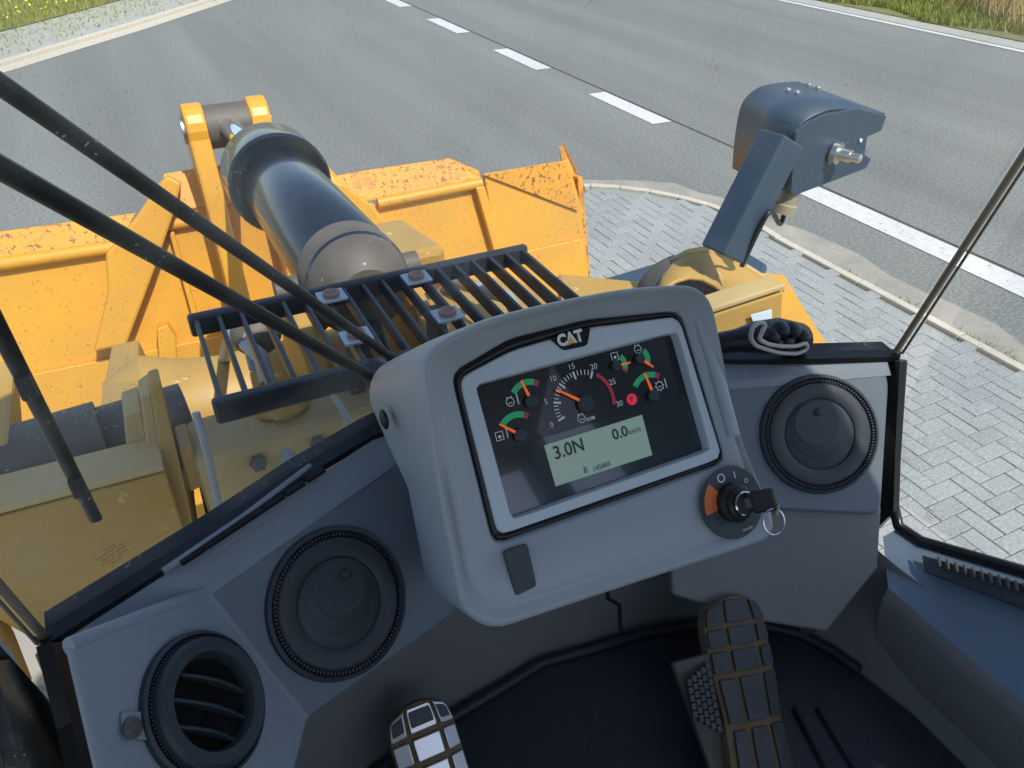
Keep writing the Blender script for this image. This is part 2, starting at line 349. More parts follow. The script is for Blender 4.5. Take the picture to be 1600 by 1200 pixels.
def verge_pts(n, d0, d1, s0, s1, seed, pw=1.0):
    r = np.random.default_rng(seed); Pk = resample(kl, .2); Pk = [p for p in Pk if s0 < p[0] < s1]; out = []
    for _ in range(n):
        k = r.integers(0, len(Pk)-1); t = unit(Pk[k+1]-Pk[k]); nn = np.array([-t[1], t[0]]); d = d0+(d1-d0)*r.random()**pw; p = Pk[k]+nn*d+t*r.uniform(-.2, .2); out.append((p[0], p[1], .03))
    return out
blades('meadow_grass', verge_pts(26000, 2.0, 7, -6, 6, 1), .13, .012, .5, 'grass', 'short green grass dotted with yellow flowers beyond the gravel verge', 'grass', 1)
blades('verge_weeds', verge_pts(3500, .15, 2.6, -5, 5, 2, .6), .06, .012, .8, 'grass', 'sparse green weeds growing through the gravel verge', 'weeds', 2)
fl = MB()
for (x, y, z) in verge_pts(900, 2.3, 7, -6, 3, 3):
    c = A(x, y, .12+.06*rng.random()); q = .018+.012*rng.random(); fl.lathe([(.002, 0), (q, .008)], c, (rng.normal(0, .4), rng.normal(0, .4)-.3, 1), 5)
tag(fl.build('buttercup_flowers', 'flower'), 'small yellow buttercup flowers scattered in the green grass', 'flowers', kind='stuff')
r_ = np.random.default_rng(5)
gp = np.c_[15.0+r_.random(24000)**1.3*4.5, r_.uniform(5, 19, 24000), np.full(24000, .02)]; gp[:, 0] += .25*np.sin(gp[:, 1]*2.1)
blades('roadside_grass', gp, .16, .014, .6, 'grass', 'green roadside grass along the far white edge line', 'grass', 6)
tp = np.c_[16.0+r_.random(15000)*5, r_.uniform(4, 18, 15000), np.full(15000, .02)]; tp[:, 0] += .35*np.sin(tp[:, 1]*1.7)+.3*np.sin(tp[:, 1]*.6)
blades('tall_straw_grass', tp, .85, .010, .5, 'straw', 'tall dry straw coloured grass beyond the green roadside strip', 'grass', 7)
kw = np.random.default_rng(8); wp = []
for (x, y) in ((4.98, 2.45), (4.99, 2.7), (5.0, 3.35), (4.95, 3.9)):
    wp += [(x+kw.normal(0, .04), y+kw.normal(0, .12), .01) for _ in range(70)]
blades('kerb_weeds', wp, .05, .004, .9, 'grass', 'small green weeds sprouting along the pale kerb', 'weeds', 9)
# ------------------------------------------------------------------ bucket
XC = .36
bk = thing('loader_bucket', 'worn yellow steel loader bucket with rusty top edge', 'bucket', (XC, 3.6, .2))
BN = unit(A(.05, 1, -.28)); BP = A(0, 3.33, 1.58)
def bp(p, h=0): return pp(p, BP-BN*h, BN)            # h metres proud of the back wall towards the cab
def bpoly(pix, h0, h1, name, m, bevel=.006): return MB().prism([bp(p, h0) for p in pix], -BN*(h1-h0)).build(name, m, bk, bevel=bevel)
L_end = (-420, 470)
bpoly([(-420, 474), (0, 415), (190, 385), (225, 352), (300, 318), (520, 290), (591, 322), (752, 290), (775, 390), (780, 520), (400, 720), (-420, 900)], -.03, 0, 'back_panel', 'bucket')
bpoly([(752, 272), (884, 250), (906, 330), (907, 352), (915, 425), (915, 520), (780, 560), (775, 390)], -.03, .004, 'corner_panel', 'bucket')
MB().prism([bp((752, 272), .012), bp((884, 251), .012), bp((903, 330), .012)], -BN*.006).build('corner_gusset', 'rusty', bk, bevel=.002)
# rusty spill plate above the fold, leaning forward
def spill(pix_low, pix_top, name, m):
    lo = [bp(p, .01) for p in pix_low]; hi = [pp(p, BP+BN*.04, BN) for p in pix_top]
    return MB().prism(lo+hi[::-1], BN*.022).build(name, m, bk, bevel=.003)
spill([(-420, 466), (0, 404), (190, 377)], [(-420, 424), (0, 362), (212, 333)], 'spill_plate', 'rusty')
spill([(520, 322), (590, 312), (752, 279)], [(505, 279), (560, 268), (702, 247), (748, 266)], 'spill_plate', 'rusty')
spill([(262, 330), (340, 322), (500, 300), (540, 300)], [(255, 272), (300, 264), (495, 240), (540, 290)], 'spill_plate', 'bucket')
MB().tube([bp((-420, 474), .015), bp((0, 413), .015), bp((180, 386), .015)], .028, 10).build('edge_bead', 'bucket', bk)
MB().tube([bp((590, 318), .015), bp((752, 286), .015)], .026, 10).build('edge_bead', 'bucket', bk)
MB().tube([bp((262, 352), .015), bp((362, 336), .015)], .024, 10).build('edge_bead', 'bucket', bk)
bpoly([(738, 292), (752, 290), (782, 392), (768, 396)], 0, .05, 'rib', 'bucket')
bpoly([(264, 362), (272, 360), (312, 500), (303, 503)], 0, .04, 'rib', 'bucket')
# two box gussets rising to the raised centre of the back
bpoly([(246, 288), (262, 272), (284, 284), (272, 330), (243, 415), (200, 530), (150, 540), (172, 450), (168, 392), (214, 336)], 0, .11, 'box_gusset', 'bucket', .012)
bpoly([(498, 275), (530, 285), (575, 318), (602, 352), (606, 385), (640, 470), (600, 480), (560, 400), (505, 330)], 0, .11, 'box_gusset', 'bucket', .012)
bpoly([(-420, 690), (0, 592), (160, 560), (430, 505), (775, 400), (905, 372), (915, 520), (400, 800), (-420, 960)], 0, .03, 'lower_panel', 'bucket')
bpoly([(246, 505), (262, 500), (275, 520), (277, 560), (250, 566)], 0, .10, 'hinge_ear', 'bucket')
# side plate, floor and cutting edge (the bowl runs forward from the back wall)
tr = bp((886, 250), 0); br_ = bp((915, 470), 0); tip = py((880, 227), 3.72); mid_ = py((914, 300), 3.62)
sp = [tr, tip, mid_, py((908, 345), 3.45), br_, A(br_[0], br_[1]+.9, .25), A(br_[0], 4.6, .3), A(tip[0]-.02, 4.1, 1.1)]
MB().prism([tr, tip+A(0, 0, 0), mid_, py((908, 350), 3.5), br_], A(-.03, 0, 0)).build('side_plate', 'rusty', bk, bevel=.004)
MB().tube([tip, mid_], .012, 8).build('side_edge', 'rust', bk)
lx = bp((-420, 560))[0]
MB().prism([(lx, 3.0, .25), (2.05, 2.9, .25), (2.05, 4.55, .12), (lx, 4.55, .12)], (0, 0, .03)).build('bucket_floor', 'rust', bk, bevel=.004)
MB().prism([(2.05, 3.0, .25), (2.05, 4.55, .14), (2.03, 3.7, 1.45), (2.03, 3.3, 1.5)], (-.03, 0, 0)).build('side_plate', 'rusty', bk, bevel=.004)
MB().prism([A(lx, 3.0, .25), A(2.02, 2.9, .25), bp((915, 500), -.01)*A(1, 1, 0)+A(0, 0, .9), bp((-420, 800), -.01)*A(1, 1, 0)+A(0, 0, .9)], (0, .03, 0)).build('back_wall_lower', 'bucket', bk)
MB().prism([px((903, 340), 2.0), px((912, 342), 2.0), px((910, 388), 2.02), px((901, 392), 2.02)], (.02, .03, 0)).build('side_bracket', 'yellow', bk, bevel=.004)
# ------------------------------------------------------------------ tilt cylinder with its lever
tc = thing('tilt_cylinder', 'large dark hydraulic tilt cylinder with yellow clevis in front of the cab', 'cylinder', (XC, 2.0, 1.8))
c0, c1, c2 = A(.372, 1.62, 2.09), A(.372, 2.53, 2.035), A(.36, 3.36, 1.965); ca = unit(c1-c0)
MB().lathe([(.09, -.12), (.118, -.08), (.118, .75), (.115, .76)], c0, ca, 40).build('barrel', 'cyl', tc)
MB().lathe([(.117, .735), (.148, .735), (.156, .745), (.156, .90), (.150, .915), (.05, .916)], c0, ca, 40).build('head_cap', 'cyl', tc)
MB().lathe([(.042, 0), (.042, 1.0)], c0+ca*.9, unit(c2-c1), 20).build('rod', 'chrome', tc)
MB().lathe([(.06, -.16), (.10, -.13), (.1195, -.07), (.1195, -.02), (.118, .0)], c0, ca, 40).build('barrel_base', 'grime', tc)
re = MB(); re.lathe([(.085, -.085), (.085, .085)], c2, (1, 0, 0), 28).build('rod_eye', 'grime', tc)
MB().lathe([(.05, -.17), (.05, .17)], c2, (1, 0, 0), 20).build('clevis_pin', 'zinc', tc)
for s_ in (-1, 1):
    x0 = c2[0]+s_*.125
    prof = [(c2[1]+.07*math.cos(a)*1.3, c2[2]+.10*math.sin(a)) for a in np.linspace(-.3, math.pi+.2, 12)]
    prof += [(c2[1]-.16, c2[2]-.22), (c2[1]-.30, 1.25), (c2[1]-.05, 1.2), (c2[1]+.08, 1.7)]
    MB().prism([(x0-.04, y, z) for y, z in prof], (.08, 0, 0)).build('lever_plate', 'yellow', tc, bevel=.012)
MB().lathe([(.055, -.178), (.055, -.16)], c2, (1, 0, 0), 20).build('pin_boss', 'zinc', tc)
# ------------------------------------------------------------------ front frame and lift arms
fr = thing('front_frame', 'dusty yellow front frame and lift arms of the loader', 'loader frame', (XC, 1.6, .6))
def arm(x0, wd, prof, name='lift_arm', m='dusty', bev=.01): return MB().prism([(x0, y, z) for y, z in prof], (wd, 0, 0)).build(name, m, fr, bevel=bev)
AP = [(1.18, 1.98), (1.35, 1.93), (1.9, 1.76), (2.45, 1.58), (2.52, 1.5), (2.95, .95), (2.8, .6), (2.2, 1.05), (1.5, 1.45), (1.18, 1.5)]
arm(-.235, .085, AP); arm(XC*2+.15, .085, AP)
for x0 in (-.16, .80): arm(x0, .04, [(1.22, 1.85), (1.5, 1.78), (2.4, 1.48), (2.75, .95), (2.3, 1.05), (1.3, 1.45)], 'arm_web', 'dusty')
MB().lathe([(.13, -.1), (.18, 0), (.145, .10), (.13, .2), (.13, .8), (.145, .9), (.18, 1.0), (.13, 1.1)], A(-.14, 1.95, 1.60), (1, 0, 0), 36).build('cross_tube', 'dusty', fr)
# rear cross plate in front of the cab, its capping and posts
MB().prism([py((-160, 850), 1.15), py((258, 738), 1.15), py((310, 900), 1.15), py((310, 1010), 1.15), py((70, 1010), 1.15), py((-160, 880), 1.15)], (0, .03, 0)).build('cross_plate', 'dusty', fr, bevel=.004)
q0, q1 = py((-160, 846), 1.14), py((258, 736), 1.14)
MB().prism([q0, q1, q1+A(0, .09, 0), q0+A(0, .09, 0)], (0, 0, .012)).build('plate_capping', 'dusty_skylit', fr, bevel=.003)
MB().prism([py((234, 603), 1.19), py((251, 597), 1.19), py((296, 790), 1.19), py((318, 900), 1.19), py((280, 900), 1.19), py((255, 735), 1.19)], (0, .05, 0)).build('post', 'dusty', fr, bevel=.004)
MB().prism([py((219, 622), 1.21), py((236, 610), 1.21), py((258, 735), 1.21), py((236, 742), 1.21)], (0, .06, 0)).build('post', 'dusty_skylit', fr, bevel=.004)
MB().prism([py((194, 650), 1.23), py((221, 640), 1.23), py((240, 738), 1.23), py((203, 750), 1.23)], (0, .08, 0)).build('post', 'dusty_skylit', fr, bevel=.004)
MB().prism([py((280, 705), 1.2), py((300, 698), 1.2), py((317, 760), 1.2), py((298, 770), 1.2)], (0, .08, 0)).build('bracket', 'dusty', fr, bevel=.004)
MB().prism([py((-160, 740), 1.3), py((15, 690), 1.3), py((22, 735), 1.3), py((28, 800), 1.3), py((-160, 850), 1.3)], (0, .3, 0)).build('tower_block', 'dusty', fr, bevel=.01)
MB().lathe([(.10, -.1), (.10, .12)], py((62, 740), 1.33), (1, .1, 0), 24).build('pivot_pin', 'grime', fr)
MB().lathe([(.085, -.1), (.085, .15)], py((175, 700), 1.38), (1, .1, 0), 24).build('pivot_pin', 'grime', fr)
# horizontal beam with bolts and a flanged pipe
b0, b1 = py((300, 722), 1.18), py((640, 625), 1.18)
MB().prism([b0, b1, b1+A(0, 0, -.16), b0+A(0, 0, -.16)], (0, .14, 0)).build('cross_beam', 'dusty_skylit', fr, bevel=.02)
for p in ((403, 722), (497, 692), (455, 760)):
    MB().lathe([(.016, 0), (.016, .012), (.006, .014)], py(p, 1.175), (0, -1, .3), 6).build('bolt', 'grime', fr)
fl0 = A(.127, 1.27, 2.035); fd = unit(A(.02, -.35, -1))
MB().lathe([(.02, .004), (.046, .002), (.050, -.006), (.050, -.03), (.036, -.034)], fl0, -fd, 28).build('pipe_flange', 'dusty', fr)
MB().tube([fl0, fl0+fd*.07, fl0+fd*.16+A(.0, -.01, 0), fl0+fd*.28+A(.01, -.03, 0)], .034, 20).build('pipe', 'dusty', fr)
for a in range(4):
    t_ = a*math.pi/2+.6; MB().lathe([(.008, 0), (.008, .01)], fl0+A(.038*math.cos(t_), .038*math.sin(t_), .004), (0, 0, 1), 6).build('bolt', 'grime', fr)
# cylinder mount: two plates, a block and dark hoses below the step
for x0 in (.215, .485): arm(x0, .045, [(1.35, 1.4), (1.35, 1.86), (1.5, 2.02), (1.62, 2.05), (1.72, 2.0), (1.85, 1.7), (1.9, 1.4)], 'mount_plate', 'dusty', .012)
MB().lathe([(.032, 0), (.032, .34)], A(.20, 1.62, 2.07), (1, 0, 0), 24).build('mount_pin', 'grime', fr)
MB().box((.36, 1.75, 1.05), (.9, 1.3, .5)).build('frame_box', 'grime', fr, bevel=.02)
MB().prism([(.50, 1.20, 2.02), (.85, 1.20, 2.02), (.85, 1.75, 1.92), (.50, 1.75, 1.92)], (0, 0, -.08)).build('valve_cover', 'dusty', fr, bevel=.02)
MB().prism([(.42, 1.62, 2.0), (.62, 1.62, 2.0), (.62, 1.95, 1.95), (.42, 1.95, 1.95)], (0, 0, .1)).build('valve_block', 'dusty', fr, bevel=.02)
for k, (x0, m_) in enumerate(((.30, 'rubber'), (.345, 'rubber'), (.66, 'hose'), (.10, 'hose'))):
    MB().tube([A(x0, 1.05, 1.75), A(x0+.01, 1.2, 1.98), A(x0+.02, 1.4, 2.05), A(x0-.01, 1.65, 1.98), A(x0-.03, 2.0, 1.7)], .016, 10).build('hose', m_, fr)
MB().ball(py((400, 520), 1.55), (.055, .055, .05)).build('accumulator', 'grime', fr)
MB().lathe([(.022, 0), (.022, .08), (.015, .09)], py((405, 575), 1.5), (.0, .3, 1), 16).build('sender_cap', 'hose', fr)
for pa, pb in (((306, 645), (342, 795)), ((505, 597), (552, 672))):
    MB().tube([py(pa, 1.12), py(((pa[0]+pb[0])/2+3, (pa[1]+pb[1])/2), 1.10), py(pb, 1.1)], .0065, 8).build('brake_line', 'hose', fr)
# right tower: arched guard, plate and yellow fender
gx = lambda p, y: py(p, y)
arch = [(1024, 452), (1036, 425), (1052, 406), (1075, 394), (1102, 389), (1130, 396), (1158, 412), (1190, 432), (1224, 452)]
near = [(1026, 462), (1042, 448), (1058, 439), (1078, 434), (1098, 437), (1116, 447), (1134, 462), (1160, 472), (1214, 462)]
a0 = [gx(p, 1.24) for p in arch]; a1 = [gx((p[0]*.85+q[0]*.15, p[1]*.85+q[1]*.15), 1.23) for p, q in zip(arch, near)]; a2 = [gx(p, 1.09) for p in near]
MB().tube(a0, .007, 8).build('guard_rim', 'dusty_skylit', fr)
MB().grid([a0, a1, a2]).build('arched_guard', 'dusty', fr, solid=.008)
MB().lathe([(.10, 0), (.10, .10)], gx((1080, 492), 1.15), (.3, 1, 0), 28).build('pivot_pin', 'grime', fr)
MB().prism([gx((1095, 497), 1.02), gx((1225, 455), 1.02), gx((1222, 500), 1.02), gx((1212, 620), 1.02), gx((1095, 640), 1.02)], (0, .03, 0)).build('guard_plate', 'dusty', fr, bevel=.006)
c_ = [gx((1093, 496), 1.015), gx((1227, 452), 1.015)]
MB().prism([c_[0], c_[1], c_[1]+A(0, .05, 0), c_[0]+A(0, .05, 0)], (0, 0, .012)).build('plate_capping', 'dusty_skylit', fr, bevel=.003)
sk = MB().prism([gx((1172, 492), 1.012), gx((1205, 483), 1.012), gx((1206, 508), 1.012), gx((1180, 512), 1.012)], (0, -.002, 0)).build('sticker', 'sticker', fr)
MB().prism([pz((1188, 424), 1.75), pz((1226, 428), 1.75), pz((1302, 556), 1.72), pz((1330, 640), 1.6), pz((1150, 640), 1.72)], (0, 0, -.03)).build('fender', 'yellow', fr, bevel=.01)
MB().prism([pz((935, 436), 1.72), pz((1050, 402), 1.72), pz((1160, 388), 1.72), pz((1200, 412), 1.72), pz((1195, 428), 1.72), pz((1060, 470), 1.72)], (0, 0, -.04)).build('fender_flap', 'slate', fr, bevel=.012)
MB().prism([pz((870, 425), 1.95), pz((1020, 440), 1.95), pz((1020, 520), 1.95), pz((880, 500), 1.95)], (0, 0, -.05)).build('arm_cover', 'dusty', fr, bevel=.012)
# left fender, conduit and step seen beside the left pane
lf = lambda p, z: pz(p, z)
MB().prism([lf((-200, 960), 1.5), lf((0, 1005), 1.5), lf((120, 1300), 1.5), lf((-200, 1300), 1.5)], (0, 0, -.04)).build('fender', 'yellow', fr, bevel=.01)
MB().prism([lf((-60, 1085), 1.53), lf((20, 1062), 1.53), lf((85, 1145), 1.53), lf((78, 1165), 1.53), lf((-60, 1180), 1.53)], (0, 0, .02)).build('tread_pad', 'grime', fr, bevel=.01)
MB().prism([px((0, 945), -.42), px((22, 985), -.42), px((52, 1062), -.42), px((35, 1070), -.42), px((0, 1010), -.42)], (-.05, 0, 0)).build('step_post', 'dusty', fr, bevel=.004)
cp = [px(p, -.36) for p in ((-30, 990), (5, 1030), (18, 1070), (30, 1088), (60, 1086), (110, 1075))]
cd = MB(); cr = resample(cp, .012)
cd.tube(cr, [.013+.0022*(k % 2) for k in range(len(cr))], 10).build('conduit', 'hose', fr)
# ------------------------------------------------------------------ step grille outside the windscreen
sg = thing('step_grille', 'black steel step grille bolted in front of the windscreen', 'step', (XC, 1.26, 2.1))
SZ = 2.155
for y in (1.115, 1.42): MB().box((.37, y, SZ-.014), (.73, .022, .045)).build('rail', 'black_metal', sg, bevel=.006)
for k in range(18):
    x = .02+k*.0412
    MB().prism([(x-.0045, 1.12, SZ+.004), (x+.0045, 1.12, SZ+.004), (x+.0045, 1.415, SZ+.004), (x-.0045, 1.415, SZ+.004)], (0, 0, -.03)).build('bar', 'black_metal', sg, bevel=.003)
for x in (.275, .455):
    for y in (1.205, 1.375):
        MB().box((x, y, SZ+.008), (.055, .05, .006)).build('clamp_plate', 'galv', sg, bevel=.002)
        MB().lathe([(.017, 0), (.017, .007), (.012, .009), (.007, .004)], (x, y, SZ+.011), (0, 0, 1), 16).build('bolt', 'bolt_rust', sg)
    MB().box((x, 1.27, SZ-.10), (.03, .05, .17)).build('bracket', 'grime', sg, bevel=.004)
# ------------------------------------------------------------------ lamp bracket on the right
lp = thing('lamp_bracket', 'slate blue steel lamp bracket with open housing on a square post', 'lamp bracket', px((1140, 400), 1.08))
D0 = unit(A(.62, .10, .02)); 
LX = 1.1
b_, t_ = py((1128, 398), 1.1), py((1222, 215), 1.12)
ax2 = unit(np.cross(unit(t_-b_), A(0, 1, 0))); ax1 = unit(np.cross(ax2, unit(t_-b_)))
pl_ = [b_+ax2*x*.034+ax1*y*.034 for x, y in ((-1, -1), (1, -1), (1, 1), (-1, 1))]
MB().prism(pl_, t_-b_).build('post', 'slate', lp, bevel=.005)
# housing: hood plate bent over the top, right cheek with notch, left cheek
yb, yf = 1.10, 1.36
ck = [(1240, 205), (1258, 190), (1285, 178), (1338, 168), (1382, 180), (1374, 203), (1352, 213), (1348, 240), (1358, 247), (1350, 262), (1240, 304), (1232, 300)]
MB().prism([py(p, yb) for p in ck], (0, -.006, 0)).build('cheek_plate', 'slate', lp, bevel=.002)
hood_px = [(1146, 262), (1150, 215), (1160, 165), (1180, 142), (1205, 133), (1245, 129)]
h0 = [py(p, yf) for p in hood_px]; 
near_px = [(1232, 300), (1238, 230), (1250, 197), (1275, 180), (1310, 171), (1382, 179)]
h1 = [py(p, yb+.004) for p in near_px]
def smooth_curve(P, m=5):
    out = []; n = len(P)
    for i in range(n-1):
        a, b, c, d = P[max(i-1, 0)], P[i], P[i+1], P[min(i+2, n-1)]
        for t in np.linspace(0, 1, m, endpoint=False): out.append(.5*((2*b)+(c-a)*t+(2*a-5*b+4*c-d)*t*t+(3*b-a-3*c+d)*t**3))
    return out+[P[-1]]
MB().grid([smooth_curve(h0), smooth_curve(h1)]).build('hood_plate', 'slate', lp, solid=.006)
MB().prism([py(p, yf) for p in ((1146, 264), (1150, 215), (1165, 160), (1245, 130), (1330, 165), (1320, 230), (1200, 290))], (0, .005, 0)).build('back_plate', 'slate', lp, bevel=.002)
hc = (h0[4]*.35+h1[3]*.65, h0[5]*.6+h1[4]*.4)
for p in ((1230, 146), (1244, 150), (1262, 138), (1277, 143)):
    q = pp(p, (h0[4]+h0[5]+h1[3]+h1[4])/4, unit(np.cross(h1[3]-h1[4], h0[4]-h1[3])))
    MB().lathe([(.008, 0), (.008, .006), (.004, .009)], q+A(0, 0, .003), (0, 0, 1), 10).build('bolt', 'zinc', lp)
q = py((1303, 238), yb-.006)
MB().lathe([(.022, 0), (.022, .012), (.013, .014), (.013, .035), (.009, .036), (.009, .055), (.004, .058)], q, (.35, -1, .0), 16).build('stud', 'zinc', lp)
for p in ((1344, 219), (1337, 247), (1296, 253)):
    MB().lathe([(.004, 0), (.004, .003)], py(p, yb-.007), (0, -1, 0), 8).build('rivet', 'white', lp)
q = py((1226, 318), 1.12)
MB().lathe([(.020, 0), (.020, .03), (.026, .032), (.026, .05)], q+A(.01, 0, .03), (-.25, 0, -1), 14).build('connector', 'brass', lp)
cq = py((1226, 318), 1.12)
MB().tube(smooth_curve([cq+A(.005, 0, .0), cq+A(-.01, -.01, -.04), b_*.35+t_*.65+A(.0, -.045, -.05), b_*.7+t_*.3+A(.02, -.04, 0), b_+A(.03, -.03, -.02)]), .005, 8).build('lamp_cable', 'rubber', lp)
# ------------------------------------------------------------------ cab shell, glass
cab = thing('loader_cab', 'glazed operator cab with grey lower walls and black window seals', 'cab', (XC, 0, 1.8))
SILL = [(-.19, .59), (-.11, .625), (-.03, .66), (.07, .71), (.17, .75), (.27, .775), (XC, .785), (.45, .775), (.55, .75), (.65, .71), (.75, .66), (.83, .625), (.91, .59)]
ZS = 2.30; ZT = 3.34
MB().grid([[(x, y+.012, ZS) for x, y in SILL], [(XC+(x-XC)*1.08, y-.206, ZT) for x, y in SILL]]).build('windscreen', 'glass', cab)
MB().face([(.915, .59, 2.07), (.93, -.8, 2.12), (.99, -.8, ZT), (.96, .38, ZT)]).build('side_pane', 'glass', cab)
MB().face([(-.195, .59, 2.07), (-.21, -.8, 2.12), (-.27, -.8, ZT), (-.24, .38, ZT)]).build('side_pane', 'glass', cab)
for s_, x0 in ((1, .912), (-1, -.192)):
    MB().tube([(x0, .595, 2.06), (x0, .595, ZS)], .008, 10).build('corner_seal', 'seal', cab)
    MB().tube([(x0, .595, ZS), (x0+.045*s_, .378, ZT)], .0045, 10).build('corner_joint', 'post_joint', cab)
    MB().tube([(x0+.005*s_, .588, ZS), (x0+.05*s_, .372, ZT)], .0020, 8).build('joint_bead', 'grime', cab)
    sp_ = [px(p, .913) for p in ((1408, 564), (1403, 640), (1398, 720), (1396, 790), (1404, 822), (1440, 846), (1600, 893), (1700, 922))]; sp_.append(sp_[-1]+(sp_[-1]-sp_[-2])*6)
    MB().tube([A(XC+s_*(q[0]-XC), q[1], q[2]) for q in sp_], .0085, 10).build('pane_seal', 'seal', cab)
MB().grid([[(x, y-.006, ZS-.010) for x, y in SILL], [(x, y-.005, ZS-.002) for x, y in SILL], [(x, y+.030, ZS+.004) for x, y in SILL], [(x, y+.032, ZS-.012) for x, y in SILL]], smooth=False).build('windscreen_seal', 'seal', cab)
MB().prism([(-.28, .40, ZT), (0, .58, ZT), (.72, .58, ZT), (1.0, .40, ZT), (1.0, -1.1, ZT), (-.28, -1.1, ZT)], (0, 0, .16)).build('roof', 'ceil', cab, bevel=.03)
for x in (-.24, .96): MB().box((x, -.95, 2.7), (.09, .12, 1.3)).build('rear_pillar', 'dash_dark', cab, bevel=.01)
for x in (-.235, .955): MB().box((x, -.22, 2.65), (.07, .42, 1.4)).build('added_door_pillar', 'dash_dark', cab, bevel=.01)  # unseen door posts, added to keep sun off the kick panel and mat
MB().box((XC, -1.0, 2.05), (1.2, .06, .7)).build('rear_wall', 'dash_dark', cab)
MB().box((XC, -.2, 1.80), (1.3, 2.0, .06)).build('floor', 'mat', cab)
# lower walls: loft from the floor line to the dash underside
FZ = 1.85
fl_r = [pz(p, FZ) for p in ((900, 1020), (1000, 990), (1100, 972), (1170, 975), (1240, 992), (1290, 1018), (1330, 1048), (1420, 1120), (1500, 1200), (1560, 1260))]
half = [(p[0]-XC, p[1]) for p in fl_r]
flc = [A(XC-h[0], h[1], FZ) for h in half[::-1]] + [A(XC, fl_r[0][1]+.01, FZ)] + [A(p[0], p[1], FZ) for p in fl_r]
tp_ = []
for q in flc:
    s_ = q[0]-XC; fr_ = min(1, max(0, (abs(s_)-.30)/.14)); o_ = A(np.sign(s_)*.06*fr_, .09*(1-fr_)+.02, 0)
    tp_.append(A(q[0]+o_[0], q[1]+o_[1], 2.22-.20*fr_))
md = [a*.55+b*.45+A(0, .015, 0) for a, b in zip(flc, tp_)]
MB().grid([flc, md, tp_]).build('lower_wall', 'wall', cab)
tp_b = [q+A(0, .0, 0) for q in tp_]
MB().tube([pz(p, FZ+.16) for p in ((948, 905), (950, 935), (968, 945), (970, 985))], .003, 8).build('wall_joint', 'vent_in', cab)
spz = [px(p, .913) for p in ((1389, 760), (1391, 795), (1404, 822), (1440, 846), (1600, 893), (1700, 922))]; spz.append(spz[-1]+(spz[-1]-spz[-2])*8)
z0_ = spz[3][2]; lg = [pz((1388, 918), z0_-.02), pz((1600, 1102), z0_-.02)]
# right and left sill ledges under the side panes
for s_ in (1, -1):
    X_ = lambda x: XC+s_*(x-XC)
    o_ = spz[2:]; n_ = len(o_); inn = [lg[0]+(lg[1]-lg[0])*t for t in (0, .2, 1.0, 1.4)]+[A(lg[1][0]+(lg[1][0]-lg[0][0])*1.2, o_[-1][1], lg[1][2])]
    MB().grid([[(X_(q[0]-.004), q[1], q[2]-.006) for q in o_], [(X_(q[0]-.03), q[1], q[2]-.010) for q in o_], [(X_(q[0]), q[1], q[2]) for q in inn]]).build('sill_ledge', 'ledge', cab)
    MB().grid([[(X_(q[0]), q[1], q[2]) for q in inn], [(X_(q[0]-.014), q[1]-.006, q[2]-.018) for q in inn], [(X_(q[0]+.012), q[1]-.01, FZ) for q in inn]]).build('side_wall', 'wall', cab)
MB().lathe([(.020, 0), (.018, .006), (.008, .008), (.006, .003)], pz((1262, 970), 1.93), (-.3, -.8, .4), 18).build('wall_plug', 'vent', cab)
MB().prism([px(p, .898) for p in ((1380, 574), (1406, 566), (1399, 700), (1396, 800), (1366, 830))], (.012, 0, 0)).build('corner_trim', 'seal', cab)
MB().prism([px(p, -.176) for p in ((80, 1003), (124, 1006), (200, 1215), (205, 1300), (150, 1300), (112, 1130))], (-.012, 0, 0)).build('corner_trim', 'seal', cab)
# slotted air outlet in the right ledge
LP0 = spz[3]+A(-.03, 0, -.010); LN = unit(np.cross(spz[4]-spz[3], (lg[0]*.6+lg[1]*.4)-LP0)); LN = LN if LN[2] > 0 else -LN
on_l = lambda p, h: pp(p, LP0+LN*h, LN)
o1, o2, o3, o4 = [on_l(p, .004) for p in ((1442, 868), (1640, 925), (1640, 968), (1446, 895))]
MB().prism([o1, o2, o3, o4], LN*.004).build('outlet_frame', 'vent', cab, bevel=.002)
for k in range(14):
    a = k/13; p = (1470+a*175, 880+a*56)
    q = on_l(p, .0095); MB().tube([q+A(-.006, -.004, 0), q+A(0, .004, .003), q+A(.007, .009, 0)], .0022, 6).build('outlet_fin', 'grime', cab)
# glass markings (seen from inside, so mirrored)
gl_o = A(.03, .675, 2.345)
def mark(c, e1, lines, s):
    for k, t in enumerate(lines): text(t, s, c-A(0, 0, 1)*k*s*1.35, e1, A(0, 0, 1), 'ink', cab, 'glass_marking')
e_l = unit(A(-.16, -.08, 0)); cL = py((172, 855), .645); mark(cL, e_l, ['MONO', 'CCA 10 SSTARMAA', 'BEMM TGA 43R', '00/000 - REA (E3)', '5F51 474'], .0036)
cR = px((1455, 798), .922); mark(cR, A(0, -1, 0)*-1, ['TEMPERED', '43R 00126 (E3)', 'AS2 M20', 'DOT 505'], .0036)
# ------------------------------------------------------------------ floor mat
fm = thing('floor_mat', 'black ribbed rubber floor mat under the pedals', 'floor mat', (XC, .3, FZ))
fl_in = [q+A(0, -.008, .002) for q in flc]
MB().prism(fl_in + [A(1.1, -.8, FZ+.002), A(-.35, -.8, FZ+.002)], (0, 0, .008)).build('sheet', 'mat', fm)
lipc = [q*1 for q in fl_in[3:-3]]
MB().tube([q+A(0, -.004, .014) for q in lipc], .008, 8).build('raised_lip', 'mat', fm)
for k in range(2):
    MB().tube([A(.62+k*.045, .12+.02*k, FZ+.010), A(.63+k*.04, .30, FZ+.010), A(.66+k*.03, .40-.015*k, FZ+.010)], .012, 8, flat=.4).build('rib', 'mat', fm)
